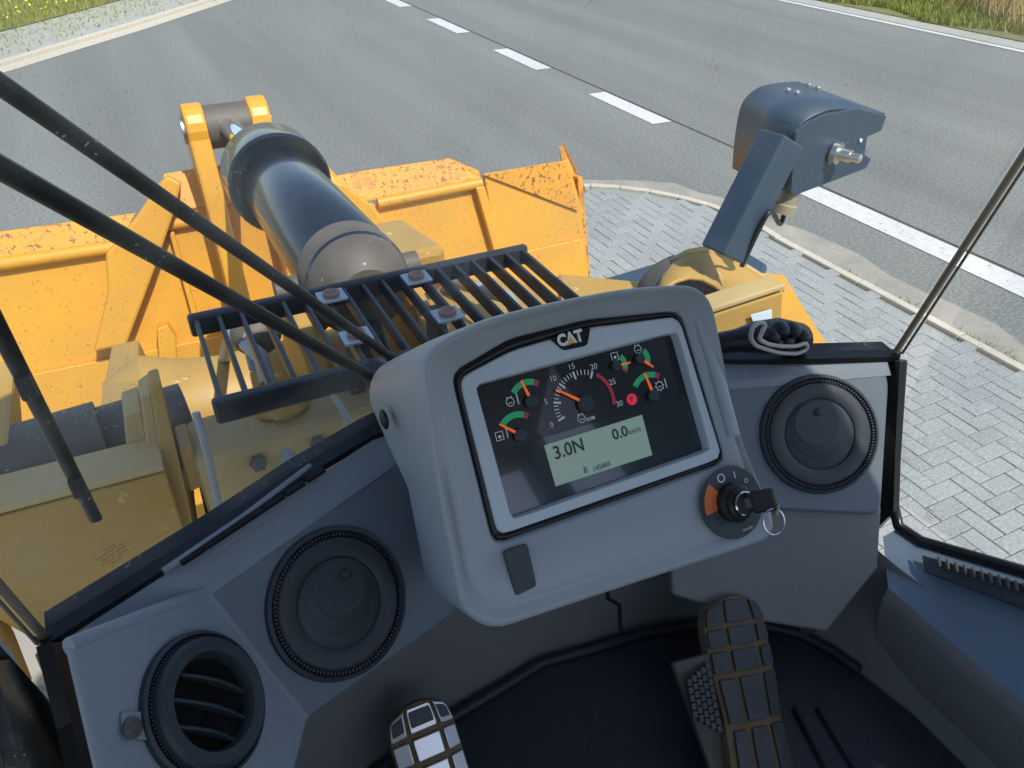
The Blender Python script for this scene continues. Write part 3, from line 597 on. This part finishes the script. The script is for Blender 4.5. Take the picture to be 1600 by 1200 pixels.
# ------------------------------------------------------------------ dashboard
db = thing('dashboard', 'grey moulded dashboard with round air vents below the windscreen', 'dashboard', (XC, .6, 2.2))
cl = unit(A(.36, .16, 0)); nl = unit(A(.16, -.36, 0))            # along the left sill, and inward
PLn = unit(nl*.8+A(0, 0, .6)); PL0 = pz((480, 815), 2.27)         # left front panel plane
PRn = PLn*A(-1, 1, 1); PR0 = pz((1250, 590), 2.275)               # right front panel plane
L_ = lambda p, h=0: pp(p, PL0+PLn*h, PLn)
R_ = lambda p, h=0: pp(p, PR0+PRn*h, PRn)
def rounded(P, r, k=5):
    out = []; n = len(P)
    for i in range(n):
        p = np.asarray(P[i], float); a = np.asarray(P[i-1], float)-p; b = np.asarray(P[(i+1) % n], float)-p; rr = min(r, .45*np.linalg.norm(a), .45*np.linalg.norm(b)); a = p+unit(a)*rr; b = p+unit(b)*rr
        out += [(1-t)**2*a+2*t*(1-t)*p+t*t*b for t in np.linspace(0, 1, k)]
    return out
crease0, crease1 = L_((325, 925)), L_((640, 705)); E2_ = unit(A(0, .6, .8))
top0, top1 = A(-.185, .585, 2.292), A(.20, .757, 2.292)
e0 = pp((112, 1005), A(-.14, .55, 2.27), unit(A(.3, -.3, 1)))
MB().prism(rounded([L_((325, 925)), L_((640, 705)), L_((712, 955)), L_((480, 1122))], .006), -PLn*.05).build('front_panel', 'dash_dark', db, bevel=.006, seg=4)
cs = [crease0, (crease0+crease1)/2, crease1, crease1+A(.05, .03, 0)]; ce = [q-nl*.024+A(0, 0, .016) for q in cs]
MB().grid([[top0, (top0+top1)/2, top1, top1+A(.05, .01, 0)], ce], smooth=False).build('top_shelf', 'dash', db)
MB().grid([ce, [q+PLn*.001-nl*.003+A(0, 0, .002) for q in cs], [q+PLn*.0015-E2_*.004 for q in cs]], smooth=False).build('shelf_chamfer', 'dash', db)
# the end facet turned towards the driver's left
EA, EB = L_((325, 925)), L_((480, 1122))
EN = -unit(ray((320, 1100)))*math.cos(R(54))+(rt*.78+up*.62)*math.sin(R(54)); EN = unit(EN-unit(EB-EA)*(EN@unit(EB-EA)))
E_ = lambda p, h=0: pp(p, EA+EN*h, EN)
MB().prism(rounded([E_((112, 1008)), E_((325, 925)), E_((482, 1122)), E_((440, 1290)), E_((180, 1300))], .006), -EN*.012).build('end_panel', 'dash', db, bevel=.004)
MB().tube([EA-EN*.004-PLn*.004, EB-EN*.004-PLn*.004], .009, 12).build('moulded_edge', 'dash', db)
MB().tube([E_((114, 1007))-EN*.006, EA-EN*.006-PLn*.002], .008, 12).build('moulded_edge', 'dash', db)
MB().grid([[pz((108, 1001), 2.29), top0*.6+top1*.4], [E_((118, 1005)), crease0]], smooth=False).build('corner_cap', 'dash', db)
# right panel
MB().prism(rounded([R_((1100, 600)), R_((1384, 574)), R_((1390, 600)), R_((1377, 806)), R_((1190, 796)), R_((1060, 800))], .018), -PRn*.05).build('front_panel', 'dash_dark', db, bevel=.010, seg=4)
MB().prism([R_(p, -.012) for p in ((1040, 780), (1378, 790), (1372, 888), (1292, 988), (1180, 970), (1050, 930))], -PRn*.03).build('kick_panel', 'wall', db, bevel=.004)
r0, r1 = R_((1090, 600)), R_((1388, 574))
rs = [r0, (r0+r1)/2, r1]; nr = nl*A(-1, 1, 1); re_ = [q-nr*.022+A(0, 0, .013) for q in rs]
MB().grid([[A(.50, .765, 2.293), A(.70, .685, 2.293), A(.905, .592, 2.293)], re_], smooth=False).build('top_shelf', 'dash', db)
MB().grid([re_, [q+PRn*.0015 for q in rs], [q+PRn*.0018-E2_*.012 for q in rs]], smooth=False).build('shelf_chamfer', 'dash', db)
# defroster slots in the left shelf
for k in range(7):
    q = pz((300+k*32, 868-k*21), 2.2985); MB().box(q, (.026, .008, .004), [cl, nl, A(0, 0, 1)]).build('defroster_slot', 'vent_in', db)
MB().tube([pz((255, 893), 2.298), pz((380, 808), 2.298), pz((485, 728), 2.298)], .004, 6).build('defroster_rim', 'dash', db)
def vent(c, n, r, opened, down):
    n = unit(n); a = unit(np.cross(A(0, 0, 1), n)); b = np.cross(n, a)
    v = MB().lathe([(r*1.07, -.004), (r*1.05, .004), (r*1.0, .006), (r*.965, .002), (r*.96, .0005)], c, n, 56, caps=False).build('air_vent', 'vent', db)
    kn = MB()
    for k in range(110):
        q = 2*math.pi*k/110; d = a*math.cos(q)+b*math.sin(q); kn.box(c+d*r*.945+n*.003, (.003, r*.026, .005), [d, np.cross(n, d), n])
    kn.build('knurled_ring', 'vent', v)
    if not opened:
        MB().lathe([(r*.92, .001), (r*.90, .004), (r*.87, .0052), (r*.655, .0036), (r*.635, .0026), (r*.63, .001), (.001, .001)], c, n, 56).build('bezel_ring', 'vent', v)
        dn = unit(down-n*(down@n)); sd_ = np.cross(n, dn)
        for k, (rr, o_, hh) in enumerate(((.615, .0, .0016), (.52, -.085, .0026), (.40, -.19, .0036))):
            MB().lathe([(r*rr, -.001), (r*rr, .0), (r*rr*.975, .0008), (.001, .0012)], c+dn*r*o_+n*hh, unit(n+dn*.012), 44).build('louver', 'vent', v)
        MB().ball(c-dn*r*.38+sd_*r*.1*1+n*.0058, (r*.10, r*.07, .003), 8, [sd_, dn, n]).build('thumb_tab', 'vent', v)
    else:
        MB().lathe([(r*.94, .001), (r*.92, .012), (r*.86, .016), (r*.70, .015), (r*.66, .010), (r*.64, .001)], c, n, 56, caps=False).build('bezel_ring', 'vent', v)
        MB().lathe([(r*.9, .0015), (.001, .0015)], c, n, 40).build('duct', 'vent_in', v)
        w0 = rt+up*.12; sd_ = unit(w0-n*(w0@n)); dn = np.cross(sd_, n); dn = dn if dn@up < 0 else -dn
        for o_ in (-.30, .06, .40):
            w_ = math.sqrt(max(.05, .66**2-o_**2))*r; cc = c+dn*r*o_+n*.0
            pts = [cc-sd_*w_+n*.006, cc-sd_*w_*.5+n*.013, cc+n*.016, cc+sd_*w_*.5+n*.013, cc+sd_*w_+n*.006, cc+sd_*w_*.9+n*.002, cc-sd_*w_*.9+n*.002]
            MB().prism(pts, dn*.004+n*.002).build('louver', 'vent', v, bevel=.0012)
    return v
dnL = unit(-nl*-.6*-1+A(0, 0, -.8))
vent(L_((530, 941), .002), PLn, np.linalg.norm(L_((632, 930))-L_((428, 950)))/2, False, unit(A(-.4, 0, -1)))
vent(R_((1280, 678), .002), PRn, np.linalg.norm(R_((1366, 678))-R_((1192, 678)))/2, False, unit(A(.25, 0, -1)))
vent(E_((322, 1100), .002), EN, np.linalg.norm(E_((392, 1188))-E_((248, 1012)))/2*.90, True, A(0, 0, -1))
MB().prism(rounded([E_((186, 1112), .001), E_((236, 1112), .001), E_((246, 1160), .001), E_((190, 1152), .001)], .006), -EN*-.002).build('screw_recess', 'dash', db, bevel=.001)
MB().lathe([(.009, 0), (.009, .003), (.005, .006), (.003, .004)], E_((205, 1138), .003), EN, 16).build('screw', 'grime', db)
# ------------------------------------------------------------------ monitor console
mc = thing('monitor_console', 'silver grey instrument console with gauges and a small display', 'console', (XC, .5, 2.2))
E1, E2, EN3 = A(1, 0, 0), unit(A(0, .614, .79)), unit(A(0, -.79, .614)); P0 = CAM+unit(ray((915, 660)))*.8
def con(p, h=0): return pp(p, P0+EN3*h, EN3)
def uv(p, h=0): q = con(p, h)-P0; return np.array([q@E1, q@E2])
def cw(u, v, h): return P0+E1*u+E2*v+EN3*h
CC = uv((915, 665))
def radial(P, n=128, c=CC, spread=None):
    P = [np.asarray(p, float) for p in P]; out = []
    for a in np.linspace(0, 2*math.pi, n, endpoint=False):
        d = np.array([math.cos(a), math.sin(a)]); best = None
        for i in range(len(P)):
            p, q = P[i]-c, P[(i+1) % len(P)]-c; e = q-p; den = d[0]*e[1]-d[1]*e[0]
            if abs(den) < 1e-12: continue
            t = (p[0]*e[1]-p[1]*e[0])/den; s_ = (p[0]*d[1]-p[1]*d[0])/den
            if t > 0 and -1e-9 <= s_ <= 1+1e-9 and (best is None or t > best): best = t
        out.append(c+d*best)
    return out
OUT = radial(rounded([uv(p) for p in ((646, 556), (745, 506), (860, 478), (965, 458), (1082, 450), (1120, 560), (1158, 690), (1178, 742), (1218, 836), (990, 910), (768, 984), (722, 955))], .03))
GK = radial(rounded([uv(p, -.012) for p in ((704, 584), (795, 530), (915, 500), (1058, 487), (1128, 722), (770, 850))], .012))
BZ = radial(rounded([uv(p, -.012) for p in ((713, 592), (795, 548), (915, 513), (1056, 494), (1125, 716), (774, 838))], .011))
SC = radial(rounded([uv(p, -.018) for p in ((740, 604), (1049, 522), (1099, 703), (796, 808))], .004))
hump = [max(0, min(1, (q[1]-CC[1])/.10+.2)) for q in OUT]
ring = lambda pts, h: [cw(p[0], p[1], hh) for p, hh in zip(pts, h if hasattr(h, '__len__') else [h]*len(pts))]
mixr = lambda a, b, t: [x*(1-t)+y*t for x, y in zip(a, b)]
hb = np.array(hump)
back = [CC+(q-CC)*np.array([.98+.15*k, 1.0+.05*k]) for q, k in zip(OUT, hb)]
MB().grid([ring(back, -.15), ring([CC+(q-CC)*np.array([1.0+.11*k, 1.0+.04*k]) for q, k in zip(OUT, hb)], -.06), ring([CC+(q-CC)*(1.005+.015*k) for q, k in zip(OUT, hb)], -.006+.016*hb), ring(OUT, .002+.020*hb), ring(mixr(OUT, GK, .07), .004+.020*hb), ring(mixr(OUT, GK, .15), -.004+.024*hb), ring(mixr(OUT, GK, .22), -.002+.019*hb),
           ring(mixr(OUT, GK, .32), .001+.011*hb), ring(mixr(OUT, GK, .45), -.001+.004*hb), ring(mixr(OUT, GK, .92), -.004), ring(GK, -.012)], True).build('shell', 'console', mc)
MB().grid([ring(GK, -.010), ring(mixr(GK, BZ, .3), -.006), ring(mixr(GK, BZ, .8), -.006), ring(BZ, -.012)], True).build('gasket', 'gasket', mc)
bz = MB().grid([ring(BZ, -.014), ring(mixr(BZ, SC, .05), -.0068), ring(mixr(BZ, SC, .12), -.006), ring(mixr(BZ, SC, .86), -.006), ring(mixr(BZ, SC, .93), -.008), ring(SC, -.020)], True, False).build('bezel', 'bezel', mc)
scr = MB().face(ring(SC, -.0195)).build('gauge_panel', 'screen', mc)
HS = -.0192
lowp = [uv(p, HS) for p in ((768, 709), (1070, 616), (1098, 702), (797, 806))]
MB().prism([cw(*q, HS) for q in lowp], EN3*.0006).build('indicator_panel', 'screen_low', mc)
lc = MB().prism([con(p, HS+.0012) for p in ((850, 696), (1003, 648), (1019, 711), (868, 760))], EN3*.0004).build('lcd', 'lcd', mc)
H2 = HS+.0020
def ctext(s, p, px_h, m='white', align='CENTER', parent=None, name='lettering', bold=0, h=None, sx=1):
    sc = np.linalg.norm(uv((p[0], p[1]-px_h/2), HS)-uv((p[0], p[1]+px_h/2), HS)); hh = h if h is not None else HS+.0008
    return text(s, sc*1.38, con(p, hh), E1, E2, m, parent or mc, name, align, bold, sx)
ctext('3.0N', (889, 702), 21, 'ink', parent=lc, h=H2, sx=.95, bold=.0003); ctext('0.0', (969, 677), 17, 'ink', parent=lc, h=H2, bold=.0003); ctext('km/h', (992, 673), 8, 'ink', parent=lc, h=H2)
ctext('145883', (940, 729), 8, 'ink', parent=lc, h=H2); ctext('8', (915, 735), 10, 'ink', parent=lc, h=H2)
def arc(hub, r0, r1, a0, a1, m, name, h=HS+.0006, n=16):
    c = uv(hub, HS); aa = np.linspace(a0, a1, n)
    return MB().grid([[cw(c[0]+r*math.cos(a), c[1]+r*math.sin(a), h) for a in aa] for r in (r1, r0)], smooth=False).build(name, m, mc)
def ang(hub, p): d = uv(p, HS)-uv(hub, HS); return math.atan2(d[1], d[0]), np.linalg.norm(d)
def needle(hub, tip, hr):
    a, r = ang(hub, tip); c = uv(hub, HS); d = np.array([math.cos(a), math.sin(a)]); n = np.array([-d[1], d[0]])
    MB().prism([cw(*(c+n*.0019), HS+.0035), cw(*(c-n*.0019), HS+.0035), cw(*(c+d*r-n*.0008), HS+.0035), cw(*(c+d*r+n*.0008), HS+.0035)], EN3*.001).build('needle', 'orange', mc)
    MB().lathe([(hr, 0), (hr, .004), (hr*.85, .0052)], con(hub, HS), EN3, 28).build('needle_hub', 'hub', mc)
def gauge(hub, s, e, red, tip, hr=.0075, wd=.0065):
    a0, r0 = ang(hub, s); a1, r1 = ang(hub, e)
    while a1 > a0: a1 -= 2*math.pi
    if a0-a1 > math.pi*1.5: a1 += 2*math.pi
    r = (r0+r1)/2; arc(hub, r-wd, r, a0, a1, 'green', 'gauge_arc')
    if red:
        da = .22*np.sign(a1-a0); arc(hub, r-wd, r, a1+da*.12, a1+da, 'red', 'gauge_arc', n=5)
    needle(hub, tip, hr)
gauge((829, 628), (796, 611), (835, 595), True, (812, 595))
gauge((812, 680), (778, 662), (819, 646), True, (778, 663))
gauge((961, 572), (970, 554), (981, 578), True, (982, 567), .006)
gauge((998, 561), (1007, 543), (1014, 568), False, (1018, 574), .006)
gauge((1019, 618), (988, 602), (1024, 582), True, (1004, 583), .007)
TH = (914, 631); tk = [(871, 658), (864, 629), (874, 600), (896, 584), (924, 585), (949, 604), (956, 632)]
tka = []; 
for p in tk: a, r = ang(TH, p); tka.append((a if a > -2.6 and a <= math.pi else a, r))
an = [t[0] for t in tka]; an[0] = an[0] if an[0] > 0 else an[0]+2*math.pi
for k in range(1, 7):
    while an[k] > an[k-1]: an[k] -= 2*math.pi
RT = np.mean([t[1] for t in tka]); cT = uv(TH, HS)
for k in range(4):
    for j in range(5 if k < 4 else 1):
        a = an[k]+(an[k+1]-an[k])*j/5; l, w_ = (.0085, .0022) if j == 0 else (.0055, .0010); d = np.array([math.cos(a), math.sin(a)]); n = np.array([-d[1], d[0]])
        MB().prism([cw(*(cT+d*(RT+.002)+n*w_/2), HS+.0006), cw(*(cT+d*(RT+.002)-n*w_/2), HS+.0006), cw(*(cT+d*(RT+.002-l)-n*w_/2), HS+.0006), cw(*(cT+d*(RT+.002-l)+n*w_/2), HS+.0006)], EN3*.0003).build('tick', 'white', mc)
a = an[4]; d = np.array([math.cos(a), math.sin(a)]); n = np.array([-d[1], d[0]])
MB().prism([cw(*(cT+d*(RT+.002)+n*.0011), HS+.0006), cw(*(cT+d*(RT+.002)-n*.0011), HS+.0006), cw(*(cT+d*(RT-.0065)-n*.0011), HS+.0006), cw(*(cT+d*(RT-.0065)+n*.0011), HS+.0006)], EN3*.0003).build('tick', 'white', mc)
arc(TH, RT-.002, RT+.002, an[4]-.16, an[6], 'red', 'redline_arc')
for s_, p in zip(('0', '5', '10', '15', '20', '25', '30'), ((862, 664), (853, 628), (864, 592), (893, 573), (928, 573), (957, 597), (968, 631))): ctext(s_, p, 9)
needle(TH, (867, 609), .010)
ctext('X100', (923, 654), 5, bold=.0002)
def icon(p, kind):
    c = uv(p, HS); z = HS+.0007
    if kind in ('engine', 'gear', 'tacho'):
        MB().grid([[cw(c[0]+r*math.cos(a), c[1]+r*math.sin(a), z) for a in np.linspace(0, 2*math.pi, 20)] for r in (.0048, .0040)], smooth=False).build('symbol', 'white', mc)
        for k in range(8 if kind == 'gear' else 2):
            a = k*math.pi/4 if kind == 'gear' else math.pi/2+k*.9-.45
            MB().box(cw(c[0]+.0053*math.cos(a), c[1]+.0053*math.sin(a), z), (.0014, .0014, .0004), [E1, E2, EN3]).build('symbol', 'white', mc)
        MB().box(cw(c[0], c[1]-.001, z), (.005, .0008, .0004), [E1, E2, EN3]).build('symbol', 'white', mc)
    if kind in ('hyd', 'fuel'):
        for dx, dy, sx, sy in ((-.004, 0, .0008, .009), (.004, 0, .0008, .009), (0, -.0045, .0088, .0008), (0, .0040, .0088, .0008)):
            MB().box(cw(c[0]+dx, c[1]+dy, z), (sx, sy, .0004), [E1, E2, EN3]).build('symbol', 'white', mc)
        MB().lathe([(.0018, 0), (.0018, .0004)], cw(c[0], c[1]-.001, z), EN3, 10).build('symbol', 'white', mc)
    if kind in ('engine', 'hyd', 'gear'):
        MB().box(cw(c[0]+.0085, c[1]+.001, z), (.0012, .011, .0004), [E1, E2, EN3]).build('symbol', 'white', mc)
icon((797, 628), 'engine'); icon((780, 681), 'hyd'); icon((960, 557), 'fuel'); icon((1030, 603), 'gear'); icon((908, 654), 'tacho'); icon((996, 546), 'tacho')
MB().lathe([(.0064, 0), (.0064, .0006)], con((987, 624), HS+.0004), EN3, 24).build('parking_brake_lamp', 'lamp_red', mc)
ctext('P', (987, 624), 8, 'screen', h=HS+.0014)
MB().prism(rounded([con(p, -.0058) for p in ((858, 529), (922, 511), (917, 540), (880, 548))], .004), EN3*.0012).build('logo_plate', 'gasket', mc)
lgo = MB().prism([con(p, -.0045) for p in ((873, 528), (905, 518), (911, 536), (879, 545))], EN3*.0006).build('logo_badge', 'screen', mc)
text('CAT', .0165, con((891, 529), -.0036), E1, E2, 'white', mc, 'logo_lettering', bold=.0009, sx=.92)
MB().prism([con(p, -.0034) for p in ((886, 539), (899, 535), (891, 527))], EN3*.0002).build('logo_triangle', 'logo_y', mc)
MB().prism(rounded([con(p, -.002) for p in ((784, 860), (822, 848), (837, 915), (804, 931))], .004), EN3*.004).build('blank_switch', 'vent', mc, bevel=.0012)
# left flank button
bq = MB(); lb = con((600, 655), -.07); bq.ball(lb, (.004, .011, .011), 10).build('side_button', 'rubber', mc)
# grey grab flange on the right edge
MB().tube([con((1092, 500), .0), con((1125, 600), .003), con((1146, 680), .0)], .0075, 10).build('edge_flange', 'console', mc)
# ignition switch
dk = con((1143, 785), .0035); rK = .040
plate = MB().lathe([(rK, 0), (rK, .002), (.001, .0022)], dk, EN3, 40).build('ignition_plate', 'vent', mc)
def kring(r0, r1, a0, a1, m, name, h=.0028):
    MB().grid([[dk+E1*r*math.cos(a)+E2*r*math.sin(a)+EN3*h for a in np.linspace(a0, a1, 16)] for r in (r1, r0)], smooth=False).build(name, m, plate)
kring(.020, .037, R(130), R(185), 'label_o', 'orange_label'); kring(.026, .0268, 0, 6.28, 'vent', 'print')
def kt(s_, a, r, sz): text(s_, sz, dk+E1*r*math.cos(a)+E2*r*math.sin(a)+EN3*.0034, E1, E2, 'white', plate, 'print')
kt('O', R(103), .030, .014); kt('I', R(68), .030, .012); kt('o', R(38), .030, .011); kt('ON/OFF', R(285), .034, .004)
MB().lathe([(.0215, .002), (.0215, .010), (.017, .014), (.017, .018), (.0135, .020), (.013, .024), (.002, .025)], dk, EN3, 32).build('lock_barrel', 'rubber', plate)
MB().lathe([(.0132, .0242), (.0118, .0252)], dk, EN3, 28, caps=False).build('lock_ring', 'chrome', plate)
ky = thing('ignition_key', 'black headed ignition key with steel ring in the console lock', 'key', dk)
kd = unit(EN3+E1*.75)
MB().box(dk+EN3*.024+kd*.006, (.003, .010, .022), [unit(np.cross(E2, kd)), E2, kd]).build('blade', 'grime', ky)
MB().box(dk+EN3*.024+kd*.020, (.010, .024, .026), [unit(np.cross(E2, kd)), E2, kd]).build('head', 'rubber', ky, bevel=.003)
kq = dk+EN3*.026+kd*.029-E2*.011
MB().box(kq, (.004, .012, .006), [E1, unit(E2+E1*.6), EN3]).build('tag_clip', 'brass', ky, bevel=.001)
MB().tube([kq-E2*.011-E1*.007+(E1*math.cos(a)+E2*math.sin(a))*.0135 for a in np.linspace(0, 2*math.pi, 33)], .0011, 6).build('key_ring', 'chrome', ky)
# ------------------------------------------------------------------ glove on the right shelf
gv = thing('work_glove', 'black work glove with pale knitted cuff lying on the dashboard', 'glove', pz((1190, 545), 2.30))
gy = .60
G = lambda p, y=.64: py(p, y)
MB().tube([G((1108, 535), .68), G((1125, 536), .67), G((1150, 532), .66), G((1180, 527), .65), G((1215, 526), .645), G((1245, 530), .65), G((1258, 532), .66)], [.012, .015, .016, .022, .026, .024, .012], 16).build('glove_body', 'leather', gv)
cf = [(1172, 528), (1176, 510), (1190, 502), (1197, 508), (1190, 520), (1186, 530), (1200, 538), (1220, 541), (1245, 541), (1260, 535), (1262, 545), (1245, 553), (1215, 551), (1195, 545), (1180, 540)]
MB().tube(rounded([G(p, .612) for p in cf], .008, 4)+[rounded([G(p, .612) for p in cf], .008, 4)[0]], .0028, 8).build('cuff_rim', 'cuff', gv)
for k, p in enumerate(((1203, 522), (1218, 513), (1236, 514), (1250, 523), (1225, 530), (1243, 535), (1208, 534))):
    MB().ball(G(p, .628), (.012, .016, .010), 8).build('finger_fold', 'leather', gv)
# ------------------------------------------------------------------ pedals
def pedal(name, label, P0_, ux, uy, nn, wid, rows, padm, parentname='pedal'):
    t = thing(name, label, 'pedal', P0_)
    def Q(a, b, h): return P0_+ux*a*wid*np.interp(b, [0, .012, .04, .10, .15, .19, .28], [.80, .94, 1, 1, .9, .92, 1.05])+uy*(b+.012*(2*abs(a))**2*max(0, 1-b/.05))+nn*h+nn*(-.09*wid*(2*abs(a))**2)
    L0 = rows[0][0]; L1 = rows[-1][1]; nA = 8
    g_ = [[Q(-.5+i/nA, L0+(L1-L0)*j/14, .0) for i in range(nA+1)] for j in range(15)]
    b_ = [[p-nn*.018 for p in r] for r in g_]
    mb = MB().grid(g_); mb.grid(b_[::-1]); mb.grid([g_[0], b_[0]]); mb.grid([b_[-1], g_[-1]]); mb.grid([[r[0] for r in b_], [r[0] for r in g_]]); mb.grid([[r[-1] for r in g_], [r[-1] for r in b_]])
    mb.build('pedal_plate', 'padtan', t)
    for (v0, v1, cols) in rows:
        for (a0, a1) in cols:
            top = [Q(a, b, .005) for a, b in rounded([(a0+.012, v0+.002), (a1-.012, v0+.002), (a1-.012, v1-.002), (a0+.012, v1-.002)], .006, 3)]
            tpd = MB().prism(top, -nn*.008).build('tread_pad', padm, t, bevel=.0012)
            if padm == 'padsteel' and v0 < .01:
                MB().prism([Q(a, b, .0062) for a, b in rounded([(a0+.04, v0+.007), (a1-.04, v0+.007), (a1-.04, v1-.009), (a0+.04, v1-.009)], .006, 3)], -nn*.002).build('rubber_inset', 'pad', tpd)
    return t
def frame(top, bot, side):
    uy = unit(bot-top); nn = unit(np.cross(side, uy)); nn = nn if nn@(CAM-top) > 0 else -nn; ux = unit(np.cross(uy, nn)); ux = ux if ux@rt > 0 else -ux
    return ux, uy, nn
c3 = [(-.5, -.24), (-.2, .24), (.28, .5)]
rt_top, rt_bot = pz((1144, 932), 2.03), pz((1200, 1215), 1.88)
ux, uy, nn = frame(rt_top, rt_bot, A(1, 0, 0))
pd = pedal('accelerator_pedal', 'dusty black accelerator pedal with grid of rubber treads', rt_top, ux, uy, nn, .098, [(.0, .035, c3), (.038, .066, c3), (.069, .10, c3), (.104, .165, [(-.46, -.20), (-.16, .22), (.26, .5)]), (.17, .27, [(-.42, -.2), (-.14, .16), (.22, .48)])], 'pad')
MB().prism([rt_top+ux*-.048+uy*.07-nn*.006, rt_top+ux*-.02+uy*.07-nn*.02, rt_top+ux*-.03+uy*.24-nn*.03, rt_top+ux*-.07+uy*.22-nn*.02, rt_top+ux*-.10+uy*.075-nn*.02], -nn*.012).build('pedal_bracket', 'grime', pd, bevel=.003)
for i in range(5):
    for j in range(9-i):
        MB().box(rt_top+ux*(-.058-i*.008)+uy*(.085+j*.010+i*.004)-nn*.004, (.0065, .008, .008), [ux, uy, nn]).build('grip_tooth', 'pad', pd)
lt_top, lt_bot = pz((648, 1098), 1.985), pz((705, 1290), 1.88)
ux, uy, nn = frame(lt_top, lt_bot, A(1, .0, 0))
pedal('brake_pedal', 'worn brake pedal with shiny bare metal treads', lt_top, ux, uy, nn, .088, [(.0, .036, c3), (.040, .072, c3), (.076, .108, c3), (.112, .15, c3)], 'padsteel')
# ------------------------------------------------------------------ windscreen wiper
wp_ = thing('windscreen_wiper', 'black twin arm wiper parked across the left of the windscreen', 'wiper', (.23, .82, 2.33))
def wy(x): return np.interp(x, [p[0] for p in SILL], [p[1] for p in SILL])+.055
def onw(p):
    y = .72
    for _ in range(25): q = py(p, y); y = wy(q[0])-.21*max(0, q[2]-2.3)
    return q
for (a, b, r_) in (((-60, 90), (615, 560), .0065), ((-60, 228), (600, 600), .0075)):
    pa, pb = onw(a), onw(b); d = unit(pb-pa)
    MB().tube([pa, pa*.5+pb*.5, pb], [r_*1.15, r_, r_*.85], 8, flat=.7).build('wiper_arm', 'rubber', wp_)
pa, pb = onw((-40, 440)), onw((150, 812))
MB().tube([pa, pa*.5+pb*.5, pb], [.007, .0065, .006], 8, flat=.6).build('wiper_blade', 'rubber', wp_)
for t in (.35, .8): MB().box(pa*(1-t)+pb*t+A(0, -.006, 0), (.012, .008, .022)).build('blade_clip', 'rubber', wp_, bevel=.002)
MB().lathe([(.02, -.02), (.02, .03), (.012, .035)], onw((600, 590)), (.3, -.9, 0), 16).build('wiper_pivot', 'rubber', wp_)
